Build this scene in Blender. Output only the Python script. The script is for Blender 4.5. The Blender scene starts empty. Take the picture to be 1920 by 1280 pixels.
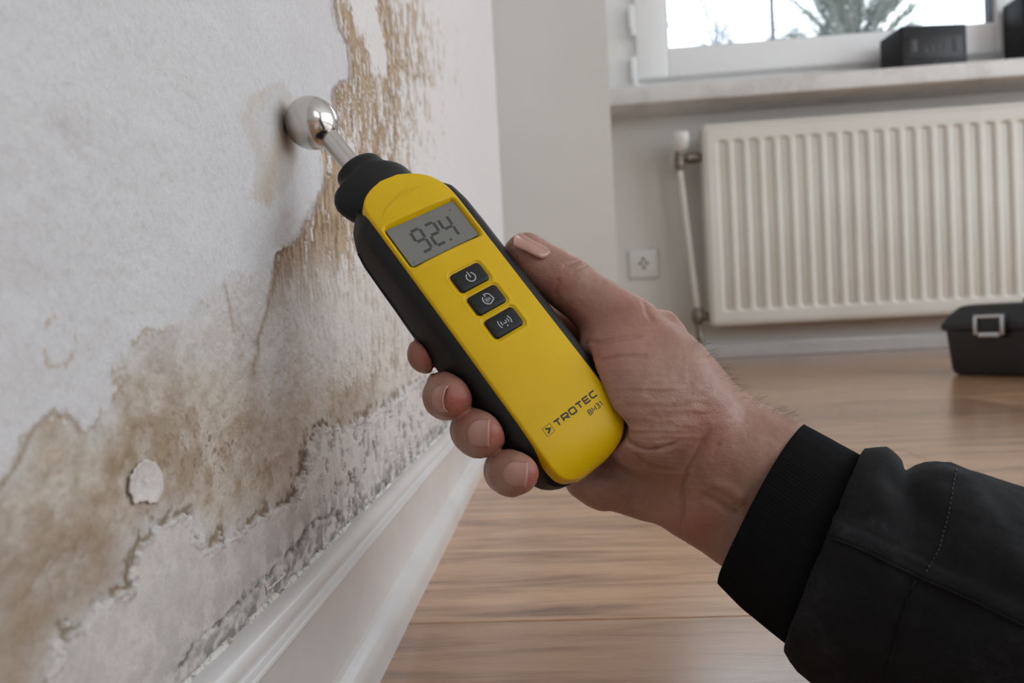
import bpy, bmesh, math, random
import numpy as np
from mathutils import Vector, Matrix
from mathutils.bvhtree import BVHTree

random.seed(7)
rng = np.random.default_rng(11)
scene = bpy.context.scene
COL = scene.collection

# ------------------------------------------------------------------ camera
FPX = 1280.0                       # focal length in pixels of the 1920 x 1280 frame


def unit(v):
    v = np.array(v, float)
    return v / np.linalg.norm(v)


_vy = unit((1046 - 960, 640 - 600, -FPX))
_roll = math.radians(2.9)
_up = np.array((-math.sin(_roll), math.cos(_roll), 0.0))
_vz = unit(_up - _up.dot(_vy) * _vy)
_vx = np.cross(_vy, _vz)
R = np.array([_vx, _vy, _vz])      # world from camera
CAM = np.array((0.105, 0.0, 0.153))

cam_data = bpy.data.cameras.new('camera')
cam_data.sensor_width = 36.0
cam_data.lens = 36.0 * FPX / 1920.0
cam_data.clip_start = 0.01
cam_data.clip_end = 200
cam_data.dof.use_dof = True
cam_data.dof.focus_distance = 0.247
cam_data.dof.aperture_fstop = 12.5
cam = bpy.data.objects.new('camera', cam_data)
COL.objects.link(cam)
m4 = Matrix.Identity(4)
for i in range(3):
    for j in range(3):
        m4[i][j] = R[i, j]
    m4[i][3] = CAM[i]
cam.matrix_world = m4
scene.camera = cam

# ------------------------------------------------------------------ sky, light, exposure
world = bpy.data.worlds.new('overcast_sky')
scene.world = world
world.use_nodes = True
bg = world.node_tree.nodes['Background']
bg.inputs['Color'].default_value = (0.87, 0.94, 1.0, 1)
bg.inputs['Strength'].default_value = 1.0


def portal(name, loc, rot, sx, sy):
    l = bpy.data.lights.new(name, 'AREA')
    l.shape = 'RECTANGLE'
    l.size, l.size_y = sx, sy
    l.cycles.is_portal = True
    o = bpy.data.objects.new(name, l)
    o.location = loc
    o.rotation_euler = rot
    COL.objects.link(o)


portal('daylight_portal_back', (1.03, 2.41, 1.57), (-math.pi / 2, 0, 0), 1.06, 1.10)
portal('daylight_portal_rear', (2.15, -2.06, 1.5), (math.pi / 2, 0, 0), 1.5, 1.4)
portal('daylight_portal_right', (3.46, 0.25, 1.25), (0, math.pi / 2, 0), 2.3, 3.7)

scene.view_settings.view_transform = 'Standard'
scene.view_settings.look = 'None'
scene.view_settings.gamma = 1.0
scene.view_settings.use_curve_mapping = False
scene.view_settings.exposure = 1.75
scene.cycles.use_denoising = True
scene.cycles.max_bounces = 10
scene.cycles.diffuse_bounces = 6
scene.cycles.glossy_bounces = 4
scene.cycles.transparent_max_bounces = 8
scene.cycles.sample_clamp_indirect = 1.0
scene.cycles.caustics_reflective = False
scene.cycles.caustics_refractive = False


# ------------------------------------------------------------------ measuring helpers
def dcam(px, py):
    return np.array(((px - 960) / FPX, (640 - py) / FPX, -1.0))


def at(px, py, d):
    """world point seen at pixel px, py of the photograph, d metres deep"""
    return CAM + R @ dcam(px, py) * d


def at_x(px, py, x):
    d = R @ dcam(px, py)
    return CAM + d * ((x - CAM[0]) / d[0])


def at_y(px, py, y):
    d = R @ dcam(px, py)
    return CAM + d * ((y - CAM[1]) / d[1])


def at_z(px, py, z):
    d = R @ dcam(px, py)
    return CAM + d * ((z - CAM[2]) / d[2])


def proj(P):
    q = (np.asarray(P, float) - CAM) @ R
    dep = -q[..., 2]
    return 960 + FPX * q[..., 0] / dep, 640 - FPX * q[..., 1] / dep, dep


# ------------------------------------------------------------------ numeric helpers
def smooth(a, b, x):
    t = np.clip((x - a) / (b - a), 0, 1)
    return t * t * (3 - 2 * t)


_perm = np.random.default_rng(3).random((256, 256))


def vnoise(x, y, seed=0):
    """smooth value noise, 0..1"""
    x = np.asarray(x, float) + seed * 17.31
    y = np.asarray(y, float) + seed * 9.77
    xi = np.floor(x).astype(int)
    yi = np.floor(y).astype(int)
    fx = x - xi
    fy = y - yi
    fx = fx * fx * fx * (fx * (fx * 6 - 15) + 10)
    fy = fy * fy * fy * (fy * (fy * 6 - 15) + 10)
    g = lambda a, b: _perm[a & 255, b & 255]
    return (g(xi, yi) * (1 - fx) + g(xi + 1, yi) * fx) * (1 - fy) + (g(xi, yi + 1) * (1 - fx) + g(xi + 1, yi + 1) * fx) * fy


def fbm(x, y, oct=4, seed=0, gain=0.5):
    s = 0
    a = 1.0
    t = 0
    for k in range(oct):
        s = s + a * vnoise(x * 2 ** k, y * 2 ** k, seed + k * 3)
        t += a
        a *= gain
    return s / t


def poly_sd(u, v, pts):
    """signed distance to a closed polygon, positive inside"""
    pts = np.array(pts, float)
    d2 = np.full(u.shape, 1e18)
    ins = np.zeros(u.shape, bool)
    n = len(pts)
    for i in range(n):
        ax, ay = pts[i]
        bx, by = pts[(i + 1) % n]
        ex, ey = bx - ax, by - ay
        wx, wy = u - ax, v - ay
        t = np.clip((wx * ex + wy * ey) / (ex * ex + ey * ey + 1e-12), 0, 1)
        d2 = np.minimum(d2, (wx - t * ex) ** 2 + (wy - t * ey) ** 2)
        c = ((ay <= v) & (v < by)) | ((by <= v) & (v < ay))
        xs = ax + (v - ay) * ex / (ey if abs(ey) > 1e-9 else 1e-9)
        ins ^= c & (u < xs)
    d = np.sqrt(d2)
    return np.where(ins, d, -d)


def line_d(u, v, pts):
    """unsigned distance, side sign (positive right of travel) and run 0..1 along an open polyline"""
    pts = np.array(pts, float)
    seg = np.linalg.norm(np.diff(pts, axis=0), axis=1)
    cum = np.concatenate([[0], np.cumsum(seg)])
    best = np.full(u.shape, 1e18)
    side = np.zeros(u.shape)
    run = np.zeros(u.shape)
    for i in range(len(pts) - 1):
        ax, ay = pts[i]
        ex, ey = pts[i + 1] - pts[i]
        wx, wy = u - ax, v - ay
        t = np.clip((wx * ex + wy * ey) / (ex * ex + ey * ey), 0, 1)
        d2 = (wx - t * ex) ** 2 + (wy - t * ey) ** 2
        m = d2 < best
        best = np.where(m, d2, best)
        side = np.where(m, np.sign(ex * wy - ey * wx), side)
        run = np.where(m, (cum[i] + t * seg[i]) / cum[-1], run)
    return np.sqrt(best), side, run


# ------------------------------------------------------------------ object helpers
def tag(o, label=None, cat=None, group=None, kind=None):
    if label:
        o['label'] = label
    if cat:
        o['category'] = cat
    if group:
        o['group'] = group
    if kind:
        o['kind'] = kind
    return o


def empty(name, loc=(0, 0, 0)):
    o = bpy.data.objects.new(name, None)
    o.empty_display_size = 0.02
    o.location = loc
    COL.objects.link(o)
    return o


def adopt(o, parent):
    if parent is not None:
        o.parent = parent
        bpy.context.view_layer.update()
        o.matrix_parent_inverse = parent.matrix_world.inverted()


def mesh_obj(name, verts, faces, mat, parent=None, smooth_shade=True, angle=None):
    me = bpy.data.meshes.new(name)
    if isinstance(verts, np.ndarray):
        verts = verts.reshape(-1, 3).tolist()
    if isinstance(faces, np.ndarray):
        faces = faces.tolist()
    me.from_pydata(verts, [], faces)
    me.validate()
    if mat is not None:
        me.materials.append(mat)
    if smooth_shade:
        me.polygons.foreach_set('use_smooth', [True] * len(me.polygons))
        if angle is not None:
            me.set_sharp_from_angle(angle=math.radians(angle))
    me.update()
    o = bpy.data.objects.new(name, me)
    COL.objects.link(o)
    adopt(o, parent)
    return o


def bm_obj(name, bm, mat, parent=None, angle=35):
    bmesh.ops.recalc_face_normals(bm, faces=bm.faces)
    me = bpy.data.meshes.new(name)
    bm.to_mesh(me)
    bm.free()
    if mat is not None:
        me.materials.append(mat)
    me.polygons.foreach_set('use_smooth', [True] * len(me.polygons))
    me.set_sharp_from_angle(angle=math.radians(angle))
    o = bpy.data.objects.new(name, me)
    COL.objects.link(o)
    adopt(o, parent)
    return o


def add_box(bm, c, s, bevel=0.0, seg=2, rot=None):
    """box centred at c with full sizes s, bevelled"""
    r = bmesh.ops.create_cube(bm, size=1.0)
    vs = r['verts']
    for v in vs:
        v.co = Vector((v.co.x * s[0], v.co.y * s[1], v.co.z * s[2]))
    if bevel > 0:
        es = list({e for v in vs for e in v.link_edges})
        rr = bmesh.ops.bevel(bm, geom=es, offset=bevel, segments=seg, affect='EDGES', profile=0.5)
        vs = list({v for f in rr['faces'] for v in f.verts} | {v for v in vs if v.is_valid})
    for v in vs:
        if rot is not None:
            v.co = rot @ v.co
        v.co += Vector(c)
    return vs


def box(name, lo, hi, mat, parent=None, bevel=0.0, seg=2):
    bm = bmesh.new()
    lo, hi = np.array(lo, float), np.array(hi, float)
    add_box(bm, (lo + hi) / 2, hi - lo, bevel, seg)
    return bm_obj(name, bm, mat, parent)


def frame_of(d):
    d = unit(d)
    a = np.array((0, 0, 1.0)) if abs(d[2]) < 0.9 else np.array((1.0, 0, 0))
    e1 = unit(np.cross(d, a))
    return e1, np.cross(d, e1), d


def tube(name, pts, rad, mat, parent=None, n=12, cap=True):
    pts = np.array(pts, float)
    rad = np.broadcast_to(np.array(rad, float), (len(pts),))
    V, Fc = [], []
    for i, p in enumerate(pts):
        d = pts[min(i + 1, len(pts) - 1)] - pts[max(i - 1, 0)]
        e1, e2, _ = frame_of(d)
        for k in range(n):
            a = 2 * math.pi * k / n
            V.append(p + rad[i] * (math.cos(a) * e1 + math.sin(a) * e2))
    for i in range(len(pts) - 1):
        for k in range(n):
            k2 = (k + 1) % n
            Fc.append((i * n + k, i * n + k2, (i + 1) * n + k2, (i + 1) * n + k))
    if cap:
        Fc.append(tuple(range(n))[::-1])
        Fc.append(tuple((len(pts) - 1) * n + k for k in range(n)))
    return mesh_obj(name, np.array(V), Fc, mat, parent, angle=50)


def lathe(name, prof, base, axis, mat, parent=None, n=40, squash=None, angle=40):
    """prof: (radius, height) along axis from base"""
    e1, e2, d = frame_of(axis)
    if squash is not None:
        e1, e2 = squash
    V, Fc = [], []
    for r, h in prof:
        for k in range(n):
            a = 2 * math.pi * k / n
            V.append(np.array(base) + d * h + r * (math.cos(a) * e1 + math.sin(a) * e2))
    for i in range(len(prof) - 1):
        for k in range(n):
            k2 = (k + 1) % n
            Fc.append((i * n + k, i * n + k2, (i + 1) * n + k2, (i + 1) * n + k))
    Fc.append(tuple(range(n))[::-1])
    Fc.append(tuple((len(prof) - 1) * n + k for k in range(n)))
    o = mesh_obj(name, np.array(V), Fc, mat, parent, angle=angle)
    return o


def grid_faces(nu, nv, closed_u=False):
    """faces of a vertex grid stored row by row, nv rows of nu"""
    i = np.arange(nv - 1)[:, None]
    k = np.arange(nu if closed_u else nu - 1)[None, :]
    k2 = (k + 1) % nu
    return np.stack([i * nu + k, i * nu + k2, (i + 1) * nu + k2, (i + 1) * nu + k], -1).reshape(-1, 4)


# ------------------------------------------------------------------ materials
def lin(r, g, b):
    f = lambda c: ((c / 255) / 12.92) if c <= 10 else (((c / 255) + 0.055) / 1.055) ** 2.4
    return (f(r), f(g), f(b), 1)


class Mat:
    def __init__(s, name, color=(0.8, 0.8, 0.8, 1), rough=0.5, metal=0.0, **kw):
        s.m = bpy.data.materials.new(name)
        s.m.use_nodes = True
        s.t = s.m.node_tree
        s.b = s.t.nodes['Principled BSDF']
        s.set('Base Color', color)
        s.set('Roughness', rough)
        s.set('Metallic', metal)
        for k, v in kw.items():
            s.set(k.replace('_', ' '), v)

    def set(s, k, v):
        s.b.inputs[k].default_value = v

    def node(s, typ, **kw):
        n = s.t.nodes.new(typ)
        for k, v in kw.items():
            if hasattr(n, k):
                setattr(n, k, v)
        return n

    def link(s, a, b):
        s.t.links.new(a, b)

    def coords(s, scale=(1, 1, 1), kind='Object'):
        tc = s.node('ShaderNodeTexCoord')
        mp = s.node('ShaderNodeMapping')
        mp.inputs['Scale'].default_value = scale
        s.link(tc.outputs[kind], mp.inputs['Vector'])
        return mp.outputs['Vector']

    def noise(s, scale, vec=None, detail=4, rough=0.55, dist=0.0):
        n = s.node('ShaderNodeTexNoise')
        n.inputs['Scale'].default_value = scale
        n.inputs['Detail'].default_value = detail
        n.inputs['Roughness'].default_value = rough
        n.inputs['Distortion'].default_value = dist
        if vec is not None:
            s.link(vec, n.inputs['Vector'])
        return n.outputs['Fac']

    def ramp(s, fac, stops):
        r = s.node('ShaderNodeValToRGB')
        els = r.color_ramp.elements
        els[0].position, els[0].color = stops[0]
        els[1].position, els[1].color = stops[-1]
        for p, c in stops[1:-1]:
            e = els.new(p)
            e.color = c
        s.link(fac, r.inputs['Fac'])
        return r.outputs['Color']

    def mix(s, fac, a, b, blend='MIX'):
        n = s.node('ShaderNodeMix', data_type='RGBA', blend_type=blend)
        for sock, v in ((n.inputs[0], fac), (n.inputs[6], a), (n.inputs[7], b)):
            if hasattr(v, 'links'):
                s.link(v, sock)
            else:
                sock.default_value = v
        return n.outputs[2]

    def math(s, op, a, b=0.0):
        n = s.node('ShaderNodeMath', operation=op)
        for sock, v in ((n.inputs[0], a), (n.inputs[1], b)):
            if hasattr(v, 'links'):
                s.link(v, sock)
            else:
                sock.default_value = v
        return n.outputs[0]

    def bump(s, height, strength=0.3, dist=0.001, prev=None):
        n = s.node('ShaderNodeBump')
        n.inputs['Strength'].default_value = strength
        n.inputs['Distance'].default_value = dist
        s.link(height, n.inputs['Height'])
        if prev is not None:
            s.link(prev, n.inputs['Normal'])
        s.link(n.outputs['Normal'], s.b.inputs['Normal'])
        return n.outputs['Normal']

    def color(s, sock):
        s.link(sock, s.b.inputs['Base Color'])


def g(v, a=1.0):
    return (v, v, v, a)


# plain painted plaster of the room
mt = Mat('painted_plaster', (0.62, 0.61, 0.595, 1), 0.85)
v = mt.coords((1, 1, 1))
mt.color(mt.ramp(mt.noise(2.2, v, 3), [(0.3, (0.615, 0.60, 0.565, 1)), (0.75, (0.67, 0.655, 0.62, 1))]))
mt.bump(mt.noise(160, v, 3), 0.12, 0.001)
M_PLASTER = mt.m

mt = Mat('ceiling_paint', g(0.8), 0.9)
v = mt.coords()
mt.bump(mt.noise(120, v, 2), 0.1, 0.001)
M_CEIL = mt.m

# damaged wall: pigment is read from the baked stain map, grain is added here
mt = Mat('damp_stained_paint', g(0.75), 0.8)
v = mt.coords()
at_n = mt.node('ShaderNodeAttribute')
at_n.attribute_name = 'pigment'
gr = mt.noise(420, v, 5, 0.65)
sp = mt.noise(1500, v, 3, 0.7)
c1 = mt.mix(0.30, at_n.outputs['Color'], mt.ramp(gr, [(0.25, g(0.55)), (0.5, g(1.0)), (0.8, g(1.12))]), 'MULTIPLY')
c2 = mt.mix(0.30, c1, mt.ramp(sp, [(0.3, g(0.55)), (0.55, g(1.0))]), 'MULTIPLY')
mt.color(c2)
b1 = mt.bump(mt.noise(900, v, 4, 0.7), 0.45, 0.0006)
mt.bump(mt.noise(260, v, 3, 0.6), 0.35, 0.0012, b1)
M_DAMP = mt.m

mt = Mat('gloss_white_paint', (0.76, 0.755, 0.75, 1), 0.2)
v = mt.coords()
mt.color(mt.ramp(mt.noise(14, v, 5, 0.65), [(0.3, (0.63, 0.61, 0.605, 1)), (0.6, (0.685, 0.675, 0.675, 1))]))
M_GLOSSWHITE = mt.m

mt = Mat('crumbly_caulk', (0.6, 0.59, 0.56, 1), 0.8)
v = mt.coords()
mt.color(mt.ramp(mt.noise(240, v, 4, 0.7), [(0.28, (0.05, 0.045, 0.035, 1)), (0.40, (0.36, 0.34, 0.29, 1)), (0.5, (0.68, 0.67, 0.64, 1)), (0.8, (0.74, 0.74, 0.72, 1))]))
mt.bump(mt.noise(700, v, 3), 0.4, 0.001)
M_CAULK = mt.m

# laminate planks
mt = Mat('oak_laminate', g(0.3), 0.3, **{'Specular_IOR_Level': 0.9, 'Coat_Weight': 0.5, 'Coat_Roughness': 0.22})
tc = mt.node('ShaderNodeTexCoord')
oi = mt.node('ShaderNodeObjectInfo')
mul = mt.node('ShaderNodeVectorMath', operation='SCALE')
mt.link(oi.outputs['Location'], mul.inputs[0])
mul.inputs['Scale'].default_value = 3.7
add = mt.node('ShaderNodeVectorMath', operation='ADD')
mt.link(tc.outputs['Object'], add.inputs[0])
mt.link(mul.outputs[0], add.inputs[1])
mp = mt.node('ShaderNodeMapping')
mp.inputs['Scale'].default_value = (0.9, 9, 1)
mt.link(add.outputs[0], mp.inputs['Vector'])
grain = mt.noise(6.0, mp.outputs[0], 8, 0.62, 0.9)
mp2 = mt.node('ShaderNodeMapping')
mp2.inputs['Scale'].default_value = (4, 110, 1)
mt.link(add.outputs[0], mp2.inputs['Vector'])
fine = mt.noise(9.0, mp2.outputs[0], 5, 0.7, 0.3)
base = mt.ramp(grain, [(0.27, lin(108, 77, 55)), (0.40, lin(172, 132, 99)), (0.54, lin(206, 166, 130)), (0.74, lin(222, 187, 150))])
tint = mt.ramp(oi.outputs['Random'], [(0.0, lin(205, 192, 184)), (1.0, lin(255, 250, 245))])
c = mt.mix(1.0, base, tint, 'MULTIPLY')
c = mt.mix(0.55, c, mt.ramp(fine, [(0.30, g(0.45)), (0.5, g(0.95)), (0.7, g(1.08))]), 'MULTIPLY')
mt.color(c)
mt.link(mt.ramp(fine, [(0.25, g(0.26)), (0.8, g(0.15))]), mt.b.inputs['Roughness'])
mt.bump(fine, 0.10, 0.0005)
M_OAK = mt.m

mt = Mat('dark_subfloor', (0.05, 0.035, 0.025, 1), 0.8)
M_SUB = mt.m

mt = Mat('white_upvc', (0.84, 0.85, 0.86, 1), 0.35)
v = mt.coords()
mt.bump(mt.noise(60, v, 2), 0.04, 0.001)
M_UPVC = mt.m

mt = Mat('window_glass', (1, 1, 1, 1), 0.0)
tr_ = mt.node('ShaderNodeBsdfTransparent')
tr_.inputs['Color'].default_value = (0.96, 0.98, 0.985, 1)
gl_ = mt.node('ShaderNodeBsdfGlossy')
gl_.inputs['Roughness'].default_value = 0.02
fr_ = mt.node('ShaderNodeFresnel')
fr_.inputs['IOR'].default_value = 1.45
mx_ = mt.node('ShaderNodeMixShader')
mt.link(fr_.outputs[0], mx_.inputs[0])
mt.link(tr_.outputs[0], mx_.inputs[1])
mt.link(gl_.outputs[0], mx_.inputs[2])
mt.link(mx_.outputs[0], mt.t.nodes['Material Output'].inputs['Surface'])
M_GLASS = mt.m
mt = Mat('grey_gasket', (0.16, 0.18, 0.22, 1), 0.6)
M_GASKET = mt.m
mt = Mat('grey_blue_bar', (0.30, 0.33, 0.40, 1), 0.5)
M_BAR = mt.m

mt = Mat('painted_sill', (0.66, 0.65, 0.635, 1), 0.45)
v = mt.coords((1, 1, 1))
mt.color(mt.ramp(mt.noise(9, v, 5, 0.7), [(0.3, (0.52, 0.50, 0.48, 1)), (0.55, (0.68, 0.67, 0.655, 1))]))
M_SILL = mt.m

mt = Mat('cream_radiator_enamel', (0.6, 0.58, 0.54, 1), 0.32)
v = mt.coords()
mt.color(mt.ramp(mt.noise(5, v, 3), [(0.3, (0.59, 0.56, 0.505, 1)), (0.7, (0.64, 0.615, 0.56, 1))]))
M_RAD = mt.m
mt = Mat('aged_brass', (0.23, 0.19, 0.15, 1), 0.4, 0.8)
mt.color(mt.ramp(mt.noise(80, mt.coords(), 3), [(0.3, (0.13, 0.10, 0.085, 1)), (0.7, (0.30, 0.26, 0.21, 1))]))
M_BRASS = mt.m
mt = Mat('socket_plastic', (0.66, 0.65, 0.62, 1), 0.35)
M_SOCKET = mt.m
mt = Mat('dark_hole', (0.03, 0.03, 0.03, 1), 0.6)
M_HOLE = mt.m
mt = Mat('black_toolbox_plastic', (0.012, 0.013, 0.016, 1), 0.42)
mt.bump(mt.noise(700, mt.coords(), 2), 0.15, 0.0008)
M_TOOLBOX = mt.m
mt = Mat('zinc_latch', (0.55, 0.57, 0.60, 1), 0.28, 1.0)
M_ZINC = mt.m
mt = Mat('black_radio_plastic', (0.008, 0.008, 0.010, 1), 0.5, **{'Specular_IOR_Level': 0.3})
mt.bump(mt.noise(400, mt.coords(), 2), 0.1, 0.0005)
M_RADIO = mt.m
mt = Mat('radio_glass', (0.022, 0.021, 0.022, 1), 0.35, **{'Specular_IOR_Level': 0.3})
M_RADIOGLASS = mt.m
mt = Mat('radio_grey', (0.05, 0.052, 0.056, 1), 0.6)
M_RADIOGREY = mt.m

# meter
mt = Mat('yellow_plastic', lin(214, 174, 0), 0.42, **{'Specular_IOR_Level': 0.28})
v = mt.coords()
mt.color(mt.ramp(mt.noise(30, v, 3), [(0.3, lin(210, 170, 0)), (0.7, lin(220, 181, 2))]))
mt.bump(mt.noise(2600, v, 2), 0.06, 0.0002)
M_YELLOW = mt.m
mt = Mat('black_rubber', (0.005, 0.0052, 0.0058, 1), 0.5, **{'Specular_IOR_Level': 0.35})
v = mt.coords()
mt.bump(mt.noise(1800, v, 2), 0.12, 0.0002)
M_RUBBER = mt.m
mt = Mat('black_key_rubber', (0.005, 0.0054, 0.0065, 1), 0.5, **{'Specular_IOR_Level': 0.35})
mt.bump(mt.noise(3000, mt.coords(), 2), 0.12, 0.0001)
M_KEY = mt.m
mt = Mat('key_print_grey', (0.42, 0.43, 0.44, 1), 0.5)
M_PRINT = mt.m
mt = Mat('black_ink', (0.012, 0.011, 0.008, 1), 0.5)
M_INK = mt.m
mt = Mat('lcd_glass', (0.175, 0.178, 0.168, 1), 0.25)
M_LCD = mt.m
mt = Mat('lcd_segment', (0.045, 0.045, 0.048, 1), 0.3)
M_SEG = mt.m
mt = Mat('brushed_steel', (0.62, 0.60, 0.575, 1), 0.2, 1.0)
mt.link(mt.ramp(mt.noise(300, mt.coords((1, 1, 1)), 3), [(0.3, g(0.13)), (0.8, g(0.20))]), mt.b.inputs['Roughness'])
M_STEEL = mt.m

# skin, nails, cloth
mt = Mat('skin', lin(180, 133, 114), 0.43, **{'Subsurface_Weight': 0.22, 'Subsurface_Scale': 0.0035})
mt.b.inputs['Subsurface Radius'].default_value = (1.0, 0.35, 0.2)
v = mt.coords()
sk = mt.node('ShaderNodeAttribute')
sk.attribute_name = 'flush'
base = mt.ramp(mt.noise(55, v, 5, 0.6), [(0.28, lin(144, 104, 89)), (0.5, lin(159, 121, 104)), (0.75, lin(174, 138, 120))])
c = mt.mix(sk.outputs['Fac'], base, lin(168, 88, 76))
c = mt.mix(0.35, c, mt.ramp(mt.noise(700, v, 4, 0.7), [(0.3, g(0.72)), (0.6, g(1.05))]), 'MULTIPLY')
mt.color(c)
vor = mt.node('ShaderNodeTexVoronoi')
vor.inputs['Scale'].default_value = 1500
mt.link(v, vor.inputs['Vector'])
b1 = mt.bump(vor.outputs['Distance'], 0.22, 0.0003)
mpv = mt.coords((1, 1, 0.28))
b2 = mt.bump(mt.noise(620, mt.coords((0.6, 1, 1)), 4, 0.65, 0.6), 0.35, 0.0006, b1)
M_SKIN = mt.m

mt = Mat('fingernail', lin(176, 134, 122), 0.27, **{'Subsurface_Weight': 0.15, 'Subsurface_Scale': 0.002})
M_NAIL = mt.m
mt = Mat('nail_edge', lin(194, 152, 140), 0.35)
M_NAILEDGE = mt.m

mt = Mat('black_rib_knit', (0.0036, 0.0037, 0.0043, 1), 0.9, **{'Specular_IOR_Level': 0.2})
M_KNIT = mt.m
mt = Mat('black_work_cotton', (0.005, 0.005, 0.006, 1), 0.82, **{'Specular_IOR_Level': 0.25})
v = mt.coords()
n1 = mt.noise(34, v, 6, 0.68)
n2 = mt.noise(900, v, 3, 0.6)
c = mt.ramp(n1, [(0.34, (0.0040, 0.0041, 0.0047, 1)), (0.52, (0.0072, 0.0074, 0.0083, 1)), (0.62, (0.014, 0.0145, 0.017, 1)), (0.72, (0.048, 0.050, 0.056, 1))])
mt.color(mt.mix(0.6, c, mt.ramp(n2, [(0.3, g(0.6)), (0.7, g(1.4))]), 'MULTIPLY'))
mt.bump(n2, 0.3, 0.0004)
M_CLOTH = mt.m
mt = Mat('grey_thread', (0.04, 0.04, 0.043, 1), 0.8)
M_THREAD = mt.m
mt = Mat('arm_hair', (0.04, 0.028, 0.02, 1), 0.5)
M_HAIR = mt.m

mt = Mat('pine_needles', (0.085, 0.10, 0.085, 1), 0.8)
M_PINE = mt.m
mt = Mat('tree_bark', (0.19, 0.17, 0.16, 1), 0.9)
mt.bump(mt.noise(30, mt.coords((1, 1, 0.2)), 4), 0.5, 0.02)
M_BARK = mt.m
# ================================================================== STRUCTURE
RETURN_Y = 1.45                    # wall return where the damp wall ends
BACK_Y = 2.30                      # window niche wall
ROOM_X, REAR_Y, ROOM_Z = 3.4, -2.0, 2.5


def pigment(o, cols):
    ca = o.data.color_attributes.new('pigment', 'FLOAT_COLOR', 'POINT')
    n = len(o.data.vertices)
    if cols.ndim == 1:
        cols = np.tile(cols, (n, 1))
    rgba = np.ones((n, 4), np.float32)
    rgba[:, :3] = cols
    ca.data.foreach_set('color', rgba.ravel())


def struct(o):
    o['kind'] = 'structure'
    return o


CLEAN = np.array((0.655, 0.655, 0.672))

# ---- floor: planks laid square to the damp wall
floor = struct(box('floor', (-0.1, REAR_Y, -0.06), (ROOM_X, BACK_Y + 0.1, -0.0125), M_SUB))
PW, PL, GAP = 0.192, 1.285, 0.0005
bm = bmesh.new()
add_box(bm, (0, 0, 0), (PL - GAP, PW - GAP, 0.0125), 0.0007, 1)
plank_src = None
y0 = 0.345 - PW * 13
row = 0
while y0 < BACK_Y + 0.05:
    x = -0.1 - (row * 0.43 + 0.55) % 1.0 * PL
    if abs(y0 + PW / 2 - 1.02) < 0.1:
        x = 0.735 - PL
    while x < ROOM_X:
        cx = x + PL / 2
        if cx + PL / 2 > -0.05 and y0 > REAR_Y - 0.2:
            if plank_src is None:
                plank_src = bm_obj('plank', bm, M_OAK)
                o = plank_src
            else:
                o = plank_src.copy()
                COL.objects.link(o)
            o.location = (cx, y0 + PW / 2, -0.00625)
            o.parent = floor
        x += PL
    y0 += PW
    row += 1

# ---- damp wall
slab = struct(box('wall_left', (-0.12, REAR_Y, -0.05), (-0.0014, BACK_Y + 0.1, ROOM_Z), M_DAMP))
pigment(slab, CLEAN)

s = np.arange(1135, 90, -1.6)
ys = CAM[0] * FPX / s
ys = np.concatenate([np.linspace(.05, .111, 60), ys[ys > 0.112]])
zs = [0.048]
while zs[-1] < 0.295:
    zs.append(zs[-1] + 0.00043)
st = 0.0005
while zs[-1] < 1.3:
    zs.append(zs[-1] + st)
    st = min(st * 1.012, 0.012)
zs = np.array(zs)
Y, Z = np.meshgrid(ys, zs)
U, V, _ = proj(np.stack([np.zeros_like(Y), Y, Z], -1))
ym, zm = Y * 1000, Z * 1000         # millimetres on the wall

# ragged edges: outlines wander a little
sc = np.clip(1.0 / (Y / 0.25), 0.25, 2.0)
Uw = U + ((fbm(ym / 5, zm / 5, 3, 1) - .5) * 26 + (vnoise(ym / 1.3, zm / 1.3, 2) - .5) * 9) * sc
Vw = V + ((fbm(ym / 5, zm / 5, 3, 5) - .5) * 26 + (vnoise(ym / 1.3, zm / 1.3, 6) - .5) * 9) * sc

fine = fbm(ym / 1.1, zm / 1.1, 3, 9)
mid = fbm(ym / 6, zm / 6, 4, 12)
big = fbm(ym / 28, zm / 28, 3, 15)
streak = fbm(ym / 2.4, zm / 9, 4, 21)
streak2 = fbm(ym / 5.5, zm / 20, 3, 27)

# edge of the old upper coat (left of it paint, right of it bare)
# (edge heights)
ev = [-400, 0, 30, 55, 85, 118, 150, 153, 166, 250, 285, 350, 390, 440, 462, 464, 480, 540, 600, 650, 700]
eu = [620, 622, 626, 632, 647, 652, 650, 640, 621, 622, 601, 604, 590, 562, 544, 530, 514, 505, 492, 478, 474]
e = (U - np.interp(V + (Vw - V) * .35, ev, eu)) + (Uw - U) * 0.35
upper_edge = smooth(-2.5, 2.5, e) * (1 - smooth(500, 650, V))

# stained area
stain_poly = [(-2200, 1300), (-900, 1150), (-300, 1010), (0, 905), (20, 870), (45, 830), (75, 792), (105, 772), (130, 782), (150, 806), (190, 792), (215, 735), (225, 680), (240, 650), (290, 618), (340, 602),
              (390, 548), (425, 508), (470, 515), (520, 482), (600, 380), (660, 200), (760, 300), (800, 620), (800, 690), (720, 765), (650, 800), (590, 840), (560, 935), (490, 967),
              (430, 1003), (383, 1032), (352, 975), (287, 985), (257, 1015), (242, 1108), (165, 1162), (120, 1192), (70, 1330), (-300, 1500), (-2200, 2600)]
sd = poly_sd(Uw, Vw, stain_poly)
sd_soft = poly_sd(U + (mid - .5) * 60, V + (big - .5) * 60, stain_poly)

# lower coat of paint that still clings above the skirting
low_poly = [(60, 1400), (78, 1300), (122, 1190), (168, 1160), (243, 1106), (258, 1014), (287, 984), (352, 974), (383, 1031), (430, 1001), (490, 964), (553, 935), (577, 850), (592, 803),
            (612, 797), (640, 806), (700, 775), (760, 735), (810, 690), (880, 680), (930, 800), (800, 900), (360, 1400)]
ld = poly_sd(Uw, Vw, low_poly)
low = smooth(-2.0, 2.0, ld)
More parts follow.
